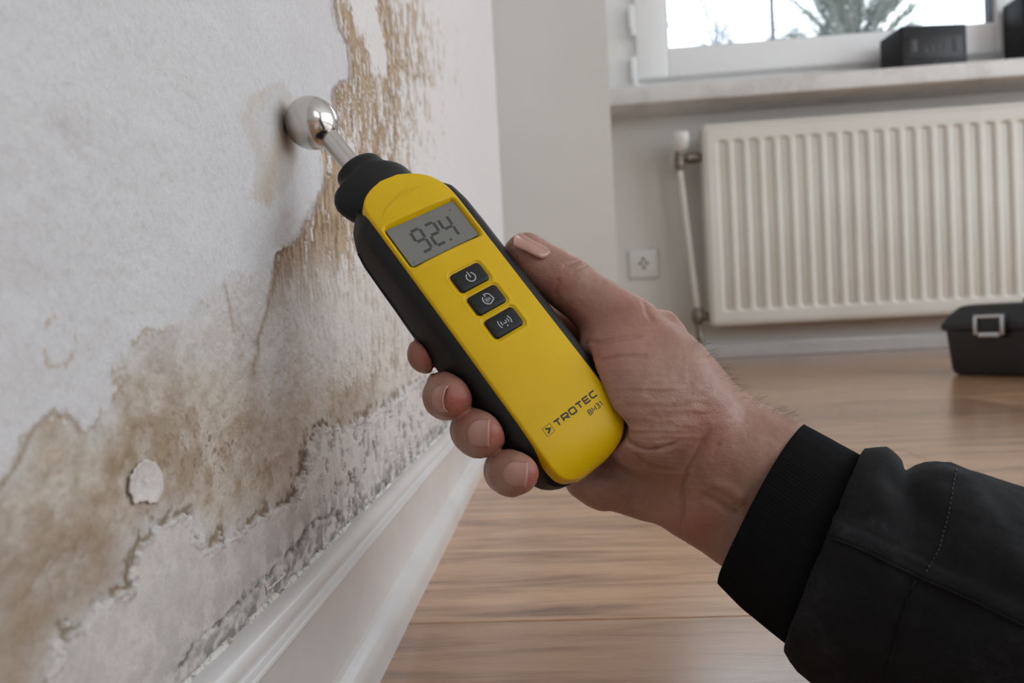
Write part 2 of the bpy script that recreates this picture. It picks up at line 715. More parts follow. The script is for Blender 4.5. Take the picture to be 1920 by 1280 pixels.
# the coat breaks up into pits further along
pitzone = smooth(570, 640, U) * smooth(650, 690, V)
pits = smooth(0.61, 0.66, fbm(ym / 3.6, zm / 6.5, 4, 33, .6)) * pitzone
low = low * (1 - pits)

# bare zone on the right: clinging white flakes in upright streaks
bare = smooth(0, 12, e) * (1 - smooth(470, 640, V))
flake_f = streak * 0.62 + fine * 0.2 + streak2 * 0.28 + smooth(90, 265, e) * 0.36 - 0.055 * smooth(300, 430, V) + (fbm(ym / 14, zm / 30, 2, 37) - .5) * .22
patch = poly_sd(Uw, Vw, [(655, -40), (706, -40), (702, 20), (712, 62), (728, 110), (722, 142), (702, 120), (690, 70), (670, 50)])
flake_f = flake_f + 0.4 * smooth(-6, 3, patch)
flake = smooth(0.585, 0.66, flake_f) * bare
flake = np.maximum(flake, smooth(255, 330, e) * (1 - smooth(430, 520, V)))

# bits of paint left in the middle field below the probe
midfield = smooth(0, 30, U - np.interp(V, [420, 650, 900], [560, 500, 560])) * (1 - smooth(-10, 10, ld)) * smooth(430, 560, V) * (1 - smooth(690, 760, V))
mf = smooth(0.53, 0.60, streak * .65 + streak2 * .35 + fine * .1 + 0.06 * smooth(560, 720, U)) * midfield


def C(*a):
    return np.array(lin(*a)[:3])


K = CLEAN[0] / lin(193, 193, 197)[0]
STAIN = C(174, 160, 140) * K
STAIND = C(144, 123, 96) * K
TAN = C(168, 148, 124) * K
TAND = C(120, 97, 72) * K
LOW = C(193, 188, 185) * K
GREYM = C(183, 175, 170) * K
MOLD = C(72, 70, 68) * K
FLAKE = C(207, 205, 205) * K


def lerp(a, b, t):
    return a + (b - a) * t[..., None]


col = np.broadcast_to(CLEAN, Y.shape + (3,)).copy()
col *= (0.965 + 0.07 * big + 0.03 * (mid - .5))[..., None]
# faint damp halo by the probe and a tide ring on the clean coat
halo = poly_sd(U + (mid - .5) * 30, V + (fine - .5) * 14, [(448, 215), (470, 180), (505, 155), (530, 150), (555, 200), (560, 300), (530, 360), (500, 390), (470, 370), (478, 300), (460, 250)])
col = lerp(col, C(172, 162, 150) * K, 0.42 * smooth(-6, 10, halo) * (1 - smooth(8, 40, halo) * .55))
stk, _, _ = line_d(U + (mid - .5) * 16, V, [(535, 210), (528, 260), (512, 310), (497, 370)])
col = lerp(col, C(168, 146, 116) * K, 0.5 * np.exp(-(stk / 15) ** 2))
ring = poly_sd(U + (mid - .5) * 26, V + (fine - .5) * 18, [(84, 618), (98, 598), (118, 596), (138, 610), (142, 640), (132, 680), (100, 690), (82, 650)])
col = lerp(col, C(160, 140, 112) * K, 0.65 * np.exp(-(ring / 3.5) ** 2) * smooth(0.40, 0.55, mid + .06))
# main stain
inten = smooth(-10, 60, sd_soft) * 0.65 + smooth(-1, 3, sd) * 0.35
dark = smooth(0.42, 0.72, mid * .6 + big * .4 + 0.34 * smooth(900, 1180, V) * (1 - smooth(220, 330, U)) + 0.16 * np.exp(-((U - 330) / 160) ** 2 - ((V - 840) / 70) ** 2))
scol = lerp(np.broadcast_to(STAIN, col.shape), STAIND, dark)
warm = smooth(-40, 0, -np.abs(sd) + 4)
scol = lerp(scol, STAIND * 0.80, 0.4 * np.exp(-((sd - 4) / 9) ** 2) * smooth(0.35, 0.6, mid))
greyz = np.exp(-((U - 545 + (V - 640) * .1) / 75) ** 2 - ((V - 650) / 120) ** 2)
scol = lerp(scol, GREYM, np.clip(greyz * 1.25, 0, .9))
fade = smooth(430, 640, V) * 0.75 + 0.25
fade = np.maximum(fade, smooth(500, 380, U) * smooth(640, 800, V)) * (1 - .45 * smooth(760, 640, V))
col = lerp(col, scol, inten * np.clip(fade * (0.72 + 0.5 * (mid - .4)), 0, 1) * (1 - 0.45 * smooth(560, 470, V)))
# tide line at the stain's outer edge
col = lerp(col, C(150, 122, 84) * K, 0.55 * np.exp(-((sd - 3) / 4.0) ** 2) * smooth(0.45, 0.60, mid) * (1 - smooth(540, 660, U)) * smooth(480, 560, V) * (1 - low))
tl, _, tr_ = line_d(U + (mid - .5) * 26, V + (fine - .5) * 16, [(-40, 935), (0, 905), (22, 868), (46, 830), (75, 792), (105, 772), (130, 782), (150, 806)])
col = lerp(col, STAIND * .82, .7 * np.exp(-(tl / 6) ** 2))
col = lerp(col, C(190, 182, 168) * K, .55 * np.exp(-((U - 105) / 45) ** 2 - ((V - 850) / 45) ** 2))
# dark grime specks
spk = smooth(0.70, 0.76, fbm(ym / 1.3, zm / 1.3, 2, 41)) * inten * np.exp(-((U - 380) / 120) ** 2 - ((V - 840) / 80) ** 2)
col = lerp(col, STAIND * .55, 0.75 * spk)
# runs
for pts, w, a in (([(418, 535), (430, 570), (440, 620)], 4, .65), ([(535, 470), (515, 540), (492, 610), (480, 640), (478, 700)], 5, .85), ([(590, 380), (560, 440), (530, 475)], 7, .6),
                  ([(478, 640), (470, 800)], 10, .3), ([(690, 780), (700, 700), (712, 640)], 9, .45), ([(738, 590), (742, 650), (740, 690)], 12, .6), ([(640, 790), (665, 740), (700, 690)], 34, .62), ([(720, 560), (728, 620), (715, 690)], 16, .5), ([(655, 470), (690, 540), (700, 600)], 10, .4), ([(772, 640), (768, 700)], 9, .6)):
    dd, _, _ = line_d(U + (mid - .5) * 20, V, pts)
    col = lerp(col, STAIND * .85, a * np.exp(-(dd / w) ** 2) * (0.55 + .6 * (fine - .2)))
# brown crust under the torn edges
crust = np.exp(-((ld + 8) / 8) ** 2) * smooth(0.42, 0.62, mid) * (U > 90)
col = lerp(col, STAIND * .62, 0.9 * crust * (1 - low))
torn = np.exp(-((ld + 4) / 3.5) ** 2) * smooth(480, 540, U) * (1 - smooth(600, 660, U)) * smooth(.38, .5, mid)
col = lerp(col, STAIND * .35, .85 * torn)
# bare plaster to the right of the upper coat
tan = lerp(np.broadcast_to(TAN, col.shape), TAND, smooth(0.35, 0.66, streak * .8 + fine * .2))
tan = lerp(tan, C(190, 180, 170) * K, smooth(90, 270, e) * .8)
col = lerp(col, tan, bare * (1 - .25 * smooth(420, 600, V)))
col = lerp(col, FLAKE, np.clip(flake, 0, 1))
col = lerp(col, C(196, 190, 184) * K, mf * .8)
edge_d = np.exp(-((e - 5) / 6) ** 2) * (1 - smooth(480, 640, V)) * smooth(.3, .6, streak)
col = lerp(col, TAND * .75, .55 * edge_d)
# lower coat
lowc = lerp(np.broadcast_to(LOW, col.shape), LOW * .9, smooth(.4, .65, mid))
col = lerp(col, lowc, low)
col = lerp(col, C(112, 90, 66) * K, 0.8 * pits * smooth(-12, 5, ld))
# mould creeping out of the joint above the skirting
bd, _, _ = line_d(U, V, [(330, 1310), (437, 1190), (621, 1012), (839, 800), (930, 712)])
mz = np.clip(sc, .45, 1)
mould = np.exp(-np.clip(bd - 6, 0, None) / (30 * mz)) * smooth(0.40, 0.66, mid * .5 + fbm(ym / 3.2, zm / 3.2, 3, 51) * .55)
col = lerp(col, MOLD, np.clip(mould * .85, 0, .62))
cd, _, _ = line_d(Uw * .6 + U * .4, Vw * .6 + V * .4, [(330, 1250), (360, 1205), (420, 1150), (470, 1100), (505, 1075), (560, 1010), (590, 975), (640, 960)])
ck = np.exp(-(cd / 3.0) ** 2) * smooth(.30, .5, fbm(ym / 4, zm / 4, 2, 61))
col = lerp(col, MOLD * .6, .75 * ck)
col = lerp(col, MOLD * 1.5, .35 * np.exp(-(cd / 22) ** 2) * smooth(.4, .65, mid) * smooth(440, 560, U))
col = lerp(np.broadcast_to(CLEAN, col.shape), col, smooth(.058, .074, Y + (mid - .5) * .02))
col = np.clip(col, 0.01, 0.85)

# relief in metres: paint coats stand proud, bare plaster is rough
hgt = np.zeros_like(Y)
hgt += (big - .5) * 0.0016 + (mid - .5) * 0.0005
hgt -= 0.0007 * upper_edge
hgt += bare * ((streak - .5) * 0.0009 + (fine - .5) * 0.0005)
hgt += 0.00035 * flake
hgt += 0.0003 * mf
hgt += inten * (1 - bare) * ((mid - .5) * 0.0010 + (fine - .5) * 0.0004)
hgt += 0.0009 * low * smooth(-60, 20, V - 900 + 400)
curl = np.exp(-((ld - 4) / 5) ** 2) * smooth(.45, .6, mid)
hgt += 0.0008 * curl * low
hgt -= 0.0006 * pits
hgt -= 0.0007 * np.exp(-(cd / 4) ** 2)
hgt += 0.0003 * np.exp(-((cd - 9) / 6) ** 2) * smooth(.45, .6, mid)
hgt += mould * (fine - .5) * 0.0006
hgt += 0.0007 * np.exp(-((e + 4) / 4) ** 2) * (1 - smooth(480, 640, V)) * smooth(.4, .6, mid)
# shallow hollows in the clean coat
for (hu, hv, rr, a) in ((115, 245, 22, .0006), (155, 300, 30, .0007), (60, 555, 40, .0008), (300, 150, 60, .0006)):
    hgt -= a * np.exp(-(((U - hu) * .9 + (V - hv) * -.5) / rr) ** 2 - (((U - hu) * .5 + (V - hv) * .9) / (rr * 1.8)) ** 2)
rim = np.minimum.reduce([smooth(0.06, 0.10, Y), smooth(1.3, 1.15, Z), smooth(1.45, 1.40, Y)])
hgt *= rim
P = np.stack([hgt, Y, Z], -1)
o = mesh_obj('damaged_plaster', P, grid_faces(len(ys), len(zs))[:, ::-1], M_DAMP, slab)
pigment(o, col.reshape(-1, 3).astype(np.float32))


# ---- loose chips of paint still hanging on
def chip(pts, lift, curl_up, ncol):
    pts = np.array([at_x(p[0], p[1], 0.0) for p in pts])
    c = pts.mean(0)
    rings = [(0.0, .0), (.45, .15), (.8, .55), (.95, 1.0), (1.0, .85), (.97, .35)]
    V_, F_ = [], []
    n = len(pts) * 4
    ang = np.linspace(0, 1, n, endpoint=False) * len(pts)
    loop = np.array([pts[int(a) % len(pts)] * (1 - a % 1) + pts[(int(a) + 1) % len(pts)] * (a % 1) for a in ang])
    loop[:, 1:] += (rng.random((n, 2)) - .5) * 0.0007
    for f, hh in rings:
        for q in loop:
            p = c + (q - c) * f
            V_.append((lift + curl_up * hh + random.uniform(-1, 1) * 0.00012, p[1], p[2]))
    F_ = grid_faces(n, len(rings), True)
    o = mesh_obj('paint_flake', np.array(V_), F_, M_DAMP, slab)
    pigment(o, np.array(ncol))
    return o


chip([(240, 890), (254, 869), (268, 861), (285, 867), (300, 890), (300, 922), (285, 945), (266, 938), (246, 944), (238, 920)], 0.0001, 0.0010, LOW * 1.06)
chip([(490, 1095), (505, 1080), (522, 1068), (530, 1075), (510, 1095), (494, 1106)], 0.0007, 0.0008, LOW * 1.08)
chip([(553, 935), (560, 915), (570, 900), (568, 922), (562, 938)], 0.0004, 0.0009, LOW * 1.1)

# ---- remaining shell
wall_return = struct(box('wall_corner', (-0.10, RETURN_Y, -0.05), (0.236, BACK_Y + 0.2, ROOM_Z), M_PLASTER))
bm = bmesh.new()
WX0, WX1, WZ0, WZ1 = 0.31, 1.74, 0.86, 2.12
for lo, hi in (((0.2, BACK_Y, -.05), (ROOM_X, BACK_Y + .2, WZ0)), ((0.2, BACK_Y, WZ1), (ROOM_X, BACK_Y + .2, ROOM_Z)), ((0.2, BACK_Y, WZ0), (WX0, BACK_Y + .2, WZ1)), ((WX1, BACK_Y, WZ0), (ROOM_X, BACK_Y + .2, WZ1))):
    lo, hi = np.array(lo), np.array(hi)
    add_box(bm, (lo + hi) / 2, hi - lo)
wall_back = struct(bm_obj('wall_back', bm, M_PLASTER))
bm = bmesh.new()
for lo, hi in (((ROOM_X, REAR_Y, -.05), (ROOM_X + .12, BACK_Y + .2, .10)), ((ROOM_X, REAR_Y, 2.4), (ROOM_X + .12, BACK_Y + .2, ROOM_Z)), ((ROOM_X, REAR_Y, .10), (ROOM_X + .12, -1.6, 2.4)), ((ROOM_X, 2.1, .10), (ROOM_X + .12, BACK_Y + .2, 2.4))):
    lo, hi = np.array(lo), np.array(hi)
    add_box(bm, (lo + hi) / 2, hi - lo)
struct(bm_obj('wall_right', bm, M_PLASTER))
bm = bmesh.new()
for lo, hi in (((-.12, REAR_Y - .12, -.05), (1.4, REAR_Y, ROOM_Z)), ((2.9, REAR_Y - .12, -.05), (ROOM_X + .12, REAR_Y, ROOM_Z)), ((1.4, REAR_Y - .12, 2.2), (2.9, REAR_Y, ROOM_Z)), ((1.4, REAR_Y - .12, -.05), (2.9, REAR_Y, .8))):
    lo, hi = np.array(lo), np.array(hi)
    add_box(bm, (lo + hi) / 2, hi - lo)
struct(bm_obj('wall_rear', bm, M_PLASTER))
struct(box('ceiling', (-.12, REAR_Y - .12, ROOM_Z), (ROOM_X + .12, BACK_Y + .2, ROOM_Z + .1), M_CEIL))

# ---- skirting along the damp wall
prof = np.array([(-.001, .0614), (.0042, .0612), (.0074, .0604), (.0094, .0588), (.0101, .0570), (.0094, .0555), (.0093, .0546), (.0102, .0539), (.0120, .0537), (.0130, .0529), (.0129, .0519), (.0119, .0512), (.0115, .0500), (.0115, .0185),
                 (.0120, .0172), (.0140, .0160), (.0172, .0146), (.0190, .0130), (.0199, .0110), (.0202, .0080), (.0202, .0)])
ysb = np.concatenate([np.linspace(REAR_Y, 0.05, 10), np.linspace(0.06, RETURN_Y, 160)])
PP = np.zeros((len(ysb), len(prof), 3))
PP[..., 0] = prof[None, :, 0] + (vnoise(ysb[:, None] * 30, prof[None, :, 1] * 60, 71) - .5) * 0.0006
PP[..., 1] = ysb[:, None]
PP[..., 2] = prof[None, :, 1] + (prof[None, :, 1] > 0.001) * (vnoise(ysb[:, None] * 14, prof[None, :, 1] * 20, 72) - .5) * 0.0007
bb = mesh_obj('baseboard_left', PP, grid_faces(len(prof), len(ysb)), M_GLOSSWHITE, angle=60)
struct(bb)

# crumbling bead of filler in the joint over the skirting
yc = 0.105 * FPX / np.arange(1000, 95, -1.3)
ncs = 7
PP = np.zeros((len(yc), ncs, 3))
wob = fbm(yc * 170, yc * 0 + 3, 3, 81)
gone = smooth(.40, .55, fbm(yc * 90, yc * 0 + 9, 3, 83))
for k in range(ncs):
    a = math.pi * k / (ncs - 1)
    rad = 0.0003 + 0.0009 * gone * (0.5 + wob) + (vnoise(yc * 900, yc * 0 + k * 1.7, 85) - .5) * 0.0007 * gone
    PP[:, k, 0] = 0.0004 + 0.0018 * (1 - math.cos(a)) / 2 * (0.6 + wob) + 0
    PP[:, k, 1] = yc
    PP[:, k, 2] = 0.0612 + rad * math.sin(a) + 0.0006 * (1 - k / (ncs - 1)) * gone
o = mesh_obj('filler_bead', PP, grid_faces(ncs, len(yc)), M_CAULK, bb)

struct(box('baseboard_back', (0.236, BACK_Y - 0.012, 0), (ROOM_X, BACK_Y + .001, 0.05), M_GLOSSWHITE, bevel=0.003))

# ---- window in the niche
win = struct(empty('window_1', (1.0, 2.36, WZ0)))
FY0, FY1 = 2.345, 2.395
bm = bmesh.new()
for lo, hi in (((.29, FY0, WZ0 - .01), (.44, FY1, WZ1)), ((1.62, FY0, WZ0 - .01), (1.76, FY1, WZ1)), ((.43, FY0, WZ0 - .01), (1.63, FY1, .96)), ((.43, FY0, 2.02), (1.63, FY1, WZ1))):
    lo, hi = np.array(lo), np.array(hi)
    add_box(bm, (lo + hi) / 2, hi - lo, 0.006, 2)
bm_obj('outer_frame', bm, M_UPVC, win)
sash = empty('sash', (1.0, 2.34, .93))
adopt(sash, win)
SX0, SX1, SZ0, SZ1 = .408, 1.645, .935, 2.04
GX0, GX1, GZ0, GZ1 = .514, 1.552, 1.034, 1.95
bm = bmesh.new()
for lo, hi in (((SX0, 2.315, SZ0), (GX0, 2.372, SZ1)), ((GX1, 2.315, SZ0), (SX1, 2.372, SZ1)), ((GX0 - .004, 2.315, SZ0), (GX1 + .004, 2.372, GZ0)), ((GX0 - .004, 2.315, GZ1), (GX1 + .004, 2.372, SZ1))):
    lo, hi = np.array(lo), np.array(hi)
    add_box(bm, (lo + hi) / 2, hi - lo, 0.009, 3)
bm_obj('sash_frame', bm, M_UPVC, sash)
bm = bmesh.new()
for lo, hi in (((GX0 - .001, 2.33, GZ0), (GX0 + .005, 2.35, GZ1)), ((GX1 - .016, 2.33, GZ0), (GX1 + .001, 2.35, GZ1)), ((GX0, 2.33, GZ0 - .001), (GX1, 2.35, GZ0 + .004))):
    lo, hi = np.array(lo), np.array(hi)
    add_box(bm, (lo + hi) / 2, hi - lo, 0.001, 1)
bm_obj('gasket', bm, M_GASKET, sash)
box('glass_pane', (GX0 - .003, 2.347, GZ0 - .003), (GX1 + .003, 2.351, GZ1 + .003), M_GLASS, sash)
box('glazing_bar', (.860, 2.352, GZ0 - .002), (.872, 2.362, GZ1 + .002), M_BAR, sash, 0.002)
for hz in (0.975, 1.145):
    bm = bmesh.new()
    add_box(bm, (.399, 2.322, hz), (.020, .022, .075), .005, 2)
    add_box(bm, (.401, 2.312, hz - .052), (.016, .018, .030), .005, 2)
    bm_obj('hinge', bm, M_UPVC, win)
tag(win, 'white plastic window with one wide pane above the radiator')

sill = struct(box('trim_1', (.245, 2.14, .803), (2.3, 2.335, .856), M_SILL, bevel=0.006, seg=3))

# unseen windows added behind and right of the camera to brighten the room
for nm, cx, lo, hi, ax in (('added_window_right', None, (ROOM_X + .02, -1.6, .10), (ROOM_X + .08, 2.1, 2.4), 'x'), ('added_window_rear', None, (1.4, REAR_Y - .08, .8), (2.9, REAR_Y - .02, 2.2), 'y')):
    r = struct(empty(nm, lo))
    bm = bmesh.new()
    lo, hi = np.array(lo), np.array(hi)
    w = .07
    a = 1 if ax == 'x' else 0
    for k in range(3):
        pos = lo[a] + (hi[a] - lo[a] - w) * k / 2
        l2, h2 = lo.copy(), hi.copy()
        l2[a], h2[a] = pos, pos + w
        add_box(bm, (l2 + h2) / 2, h2 - l2, .006, 2)
    for zz in (lo[2], hi[2] - w):
        l2, h2 = lo.copy(), hi.copy()
        l2[a] += w
        h2[a] -= w
        l2[2], h2[2] = zz, zz + w
        add_box(bm, (l2 + h2) / 2, h2 - l2, .006, 2)
    bm_obj('frame', bm, M_UPVC, r)
# ================================================================== BACKGROUND THINGS
# ---- panel radiator
rad = empty('radiator', (1.2, 2.2, 0.1))
tag(rad, 'cream panel radiator with vertical flutes below the window sill', 'radiator')
RX0, RX1, RZ0, RZ1, RY = .583, 1.95, .108, .722, 2.155
pitch = .0462
n_f = int((RX1 - RX0 - .05) / pitch)
xs = np.linspace(RX0, RX1, n_f * 12 + 30)
zz = np.concatenate([[RZ0, RZ0 + .006, RZ0 + .02], np.linspace(RZ0 + .036, RZ0 + .07, 12), np.linspace(RZ0 + .09, RZ1 - .09, 10), np.linspace(RZ1 - .07, RZ1 - .036, 12), [RZ1 - .02, RZ1 - .006, RZ1]])
XX, ZZ = np.meshgrid(xs, zz)
ph = ((XX - RX0 - .03) / pitch) % 1.0
groove = (0.5 - 0.5 * np.cos(2 * np.pi * ph)) ** 1.6
endf = smooth(RZ0 + .042, RZ0 + .056, ZZ) * smooth(RZ1 - .042, RZ1 - .054, ZZ) * smooth(RX0 + .022, RX0 + .034, XX) * smooth(RX1 - .022, RX1 - .034, XX)
dep = 0.016 * groove * endf
edge = np.minimum.reduce([XX - RX0, RX1 - XX, ZZ - RZ0, RZ1 - ZZ])
dep = dep + 0.006 * np.clip(1 - edge / .006, 0, 1) ** 2
PP = np.stack([XX, RY + dep, ZZ], -1)
mesh_obj('front_panel', PP, grid_faces(len(xs), len(zz))[:, ::-1], M_RAD, rad, angle=60)
bm = bmesh.new()
add_box(bm, ((RX0 + RX1) / 2, RY + .035, (RZ0 + RZ1) / 2), (RX1 - RX0 - .004, .055, RZ1 - RZ0 - .02), .004, 2)
bm_obj('convector_core', bm, M_RAD, rad)
box('side_cover', (RX0 - .004, RY + .004, RZ0 + .008), (RX0 + .003, RY + .072, RZ1 + .004), M_RAD, rad, .002)
bm = bmesh.new()
add_box(bm, ((RX0 + RX1) / 2, RY + .008, RZ1 + .003), (RX1 - RX0, .012, .010), .002, 1)
add_box(bm, ((RX0 + RX1) / 2, RY + .068, RZ1 + .003), (RX1 - RX0, .012, .010), .002, 1)
for k in range(60):
    add_box(bm, (RX0 + .012 + k * (RX1 - RX0 - .024) / 59, RY + .038, RZ1 + .002), (.006, .05, .006))
bm_obj('top_grille', bm, M_RAD, rad)
px_, py_ = .512, RY + .045
valve = lathe('thermostat_valve', [(.010, 0), (.011, .012), (.022, .014), (.028, .022), (.030, .045), (.028, .062), (.022, .070), (.008, .073)], (px_ + .002, py_, .655), (0, -.35, 1), M_SOCKET, rad, 24)
tube('valve_body', [(px_, py_, .600), (px_, py_, .618), (px_, py_, .635), (px_, py_, .662)], [.010, .016, .016, .011], M_BRASS, rad, 16)
tube('valve_union', [(px_, py_, .640), (px_ + .02, py_, .640), (px_ + .025, py_, .640), (px_ + .05, py_, .640), (RX0 + .004, py_, .640)], [.010, .010, .017, .017, .011], M_BRASS, rad, 12)
pb = .548
tube('heating_pipe', [(px_, py_, .605), (px_ + .012, py_, .45), (px_ + .024, py_, .30), (pb, py_, .165)], .0105, M_RAD, rad, 14)
tube('return_valve', [(pb, py_, .115), (pb, py_, .130), (pb, py_, .150), (pb, py_, .170)], [.011, .019, .019, .012], M_BRASS, rad, 16)
tube('return_union', [(pb, py_, .140), (RX0 + .02, py_, .140)], .012, M_BRASS, rad, 12)
tube('floor_pipe', [(pb, py_, .118), (pb + .004, py_, .06), (pb + .004, py_, -.001)], .0105, M_BRASS, rad, 14)

# ---- wall socket in the niche
c = at_y(1206, 495, BACK_Y)
so = empty('wall_socket', c)
tag(so, 'square off-white power socket on the niche wall left of the radiator pipe', 'socket')
box('cover_plate', c + np.array((-.047, -.011, -.047)), c + np.array((.047, .001, .047)), M_SOCKET, so, .004, 3)
lathe('socket_well', [(.0225, 0), (.0225, .0015), (.0195, .0018), (.0195, -.004)][:3], c + np.array((0, -.0105, .002)), (0, -1, 0), M_SOCKET, so, 28)
for dx, dz in ((-.0098, 0), (.0098, 0), (0, .014), (0, -.014)):
    lathe('contact_hole', [(.0052, 0), (.0052, .003)], c + np.array((dx, -.0105, .002 + dz)), (0, -1, 0), M_HOLE, so, 12)

# ---- tool box on the floor
tb_c = np.array((0.875, 1.435))
dx = unit((.66, -.75, 0))
dy = np.array((-dx[1], dx[0], 0))
tb = empty('toolbox', (tb_c[0], tb_c[1], 0))
tag(tb, 'black plastic toolbox with a silver latch on the wooden floor', 'toolbox')


def tbp(a, b, z):
    p = np.array((tb_c[0], tb_c[1], 0)) + dx * a + dy * b
    return (p[0], p[1], z)


def tb_hull(name, rings, mat, parent, rnd=.012):
    """rings: (z, inset) of a rounded rectangle 0.42 x 0.20"""
    V_, n = [], 0
    for z, ins in rings:
        L, D = 0.42, 0.205
        pts = []
        r = max(rnd, .002)
        for (cx, cy, a0) in ((L - ins - r, ins + r, -90), (L - ins - r, D - ins - r, 0), (ins + r, D - ins - r, 90), (ins + r, ins + r, 180)):
            for k in range(5):
                a = math.radians(a0 + 90 * k / 4)
                pts.append(tbp(cx + r * math.cos(a), cy + r * math.sin(a), z))
        n = len(pts)
        V_ += pts
    F_ = grid_faces(n, len(rings), True).tolist()
    F_.append(list(range(n))[::-1])
    F_.append([(len(rings) - 1) * n + k for k in range(n)])
    return mesh_obj(name, np.array(V_), F_, mat, parent, angle=35)


tb_hull('body', [(0.0, .020), (.004, .014), (.012, .011), (.085, .005), (.095, .005)], M_TOOLBOX, tb)
tb_hull('lid', [(.090, .002), (.093, -.002), (.104, -.002), (.108, .001), (.118, .006), (.136, .022), (.139, .028), (.141, .04)], M_TOOLBOX, tb)
for la in (.088, .335):
    lt = empty('latch', tbp(la, 0, .1))
    adopt(lt, tb)
    Rz = Matrix.Rotation(math.atan2(dx[1], dx[0]), 3, 'Z')
    bm = bmesh.new()
    add_box(bm, tbp(la, -.008, .100), (.052, .010, .048), .003, 2, Rz)
    bm_obj('latch_base', bm, M_TOOLBOX, lt)
    bm = bmesh.new()
    for a, z, sx, sz in ((la - .022, .100, .007, .036), (la + .022, .100, .007, .036), (la, .117, .050, .007), (la, .082, .036, .009)):
        add_box(bm, tbp(a, -.014, z), (sx, .006, sz), .002, 2, Rz)
    bm_obj('latch_bail', bm, M_ZINC, lt)
bm = bmesh.new()
for a, z, sx, sz in ((.12, .142, .014, .012), (.30, .142, .014, .012), (.21, .146, .19, .010)):
    add_box(bm, tbp(a, .1, z), (sx, .022, sz), .004, 2, Rz)
bm_obj('carry_handle', bm, M_TOOLBOX, tb)

# ---- clock radio on the sill
p0 = at_y(1688, 125, 2.165)
SZ = .856
rd = empty('clock_radio', (p0[0] + .1, 2.2, SZ))
tag(rd, 'black box-shaped clock radio standing on the window sill', 'radio')
rx0, rx1 = 1.172, 1.376
rz1 = .984
Rr = Matrix.Rotation(math.radians(6), 3, 'Z')
cen = np.array(((rx0 + rx1) / 2, 2.225, 0))


def rdp(x, y, z):
    q = Rr @ Vector((x, y, 0))
    return (cen[0] + q.x, cen[1] + q.y, z)


bm = bmesh.new()
add_box(bm, rdp(0, 0, (SZ + .004 + rz1) / 2), (.204, .115, rz1 - SZ - .004), .006, 3, Rr)
bm_obj('case', bm, M_RADIO, rd)
for sx in (-.08, .08):
    bm = bmesh.new()
    add_box(bm, rdp(sx, 0, SZ + .003), (.02, .08, .006), .001, 1, Rr)
    bm_obj('foot', bm, M_RADIO, rd)
bm = bmesh.new()
add_box(bm, rdp(0, -.0575, SZ + .061), (.172, .004, .070), .002, 2, Rr)
bm_obj('display_window', bm, M_RADIOGLASS, rd)
for sx in (-.066, .066):
    bm = bmesh.new()
    add_box(bm, rdp(sx, -.0595, SZ + .064), (.020, .004, .040), .002, 2, Rr)
    bm_obj('speaker_slot', bm, M_RADIOGREY, rd)
bm = bmesh.new()
for k in range(4):
    add_box(bm, rdp(-.03 + k * .02, -.0595, SZ + .050 + .004 * k), (.014, .003, .014), .002, 2, Rr)
bm_obj('tuning_keys', bm, M_RADIOGREY, rd)
bm = bmesh.new()
add_box(bm, rdp(0, -.0595, SZ + .014), (.016, .004, .006), .002, 2, Rr)
bm_obj('snooze_key', bm, M_RADIOGREY, rd)

# ---- dark loudspeaker at the end of the sill with its lead
sp = empty('small_speaker', (1.53, 2.25, SZ))
tag(sp, 'dark upright speaker at the right end of the window sill, cut by the frame', 'speaker')
box('cabinet', (1.560, 2.20, SZ), (1.66, 2.30, SZ + .215), M_RADIO, sp, .006, 3)
box('speaker_grille', (1.568, 2.195, SZ + .012), (1.652, 2.203, SZ + .2), M_RADIOGREY, sp, .003, 2)
tag(tube('speaker_cable', [(1.558, 2.27, SZ + .03), (1.535, 2.25, SZ + .012), (1.50, 2.215, SZ + .004), (1.47, 2.19, SZ + .004), (1.44, 2.2, SZ + .004), (1.41, 2.25, SZ + .004)], .003, M_RADIO, None, 8),
    'thin black cable lying on the sill between radio and speaker', 'cable')

# ---- trees outside
def add_leaf_tuft(Vl, Fl, p, d, L, n, spread, w):
    for _ in range(n):
        q = unit(d + rng.normal(0, spread, 3))
        s_ = unit(np.cross(q, rng.normal(0, 1, 3))) * w
        b = p + rng.normal(0, .02, 3)
        i = len(Vl)
        Vl += [b - s_, b + s_, b + q * L]
        Fl.append((i, i + 1, i + 2))


def branch(Vb, Fb, a, b, r0, r1):
    e1, e2, _ = frame_of(b - a)
    i = len(Vb)
    for p, r in ((a, r0), (b, r1)):
        for k in range(5):
            t = 2 * math.pi * k / 5
            Vb.append(p + r * (math.cos(t) * e1 + math.sin(t) * e2))
    for k in range(5):
        Fb.append((i + k, i + (k + 1) % 5, i + 5 + (k + 1) % 5, i + 5 + k))


c = at_y(1600, 40, 9.0)
tr = empty('pine_tree', (c[0], 9.0, -1.2))
tag(tr, 'grey-green bushy pine outside the window behind the pane', 'tree')
Vl, Fl, Vb, Fb = [], [], [], []
base = np.array((c[0], 9.0, c[2] - .7))
branch(Vb, Fb, np.array((c[0], 9.0, -1.2)), base, .09, .06)
branch(Vb, Fb, base, base + (0, 0, 2.4), .06, .02)
for k in range(95):
    h0 = rng.random() * 1.7
    a = rng.random() * 2 * math.pi
    L = (1.12 - .30 * h0 / 1.7) * (.75 + .4 * rng.random())
    d = unit((math.cos(a), .6 * math.sin(a), .55 + .5 * rng.random()))
    b0 = base + (0, 0, h0 - .25)
    branch(Vb, Fb, b0, b0 + d * L, .012, .004)
    for t in np.linspace(.25, 1, 10):
        add_leaf_tuft(Vl, Fl, b0 + d * L * t, d + (0, 0, .25), .15, 11, .6, .009)
mesh_obj('branches', np.array(Vb), Fb, M_BARK, tr)
tag(mesh_obj('needles', np.array(Vl), Fl, M_PINE, tr, smooth_shade=False), kind='stuff')

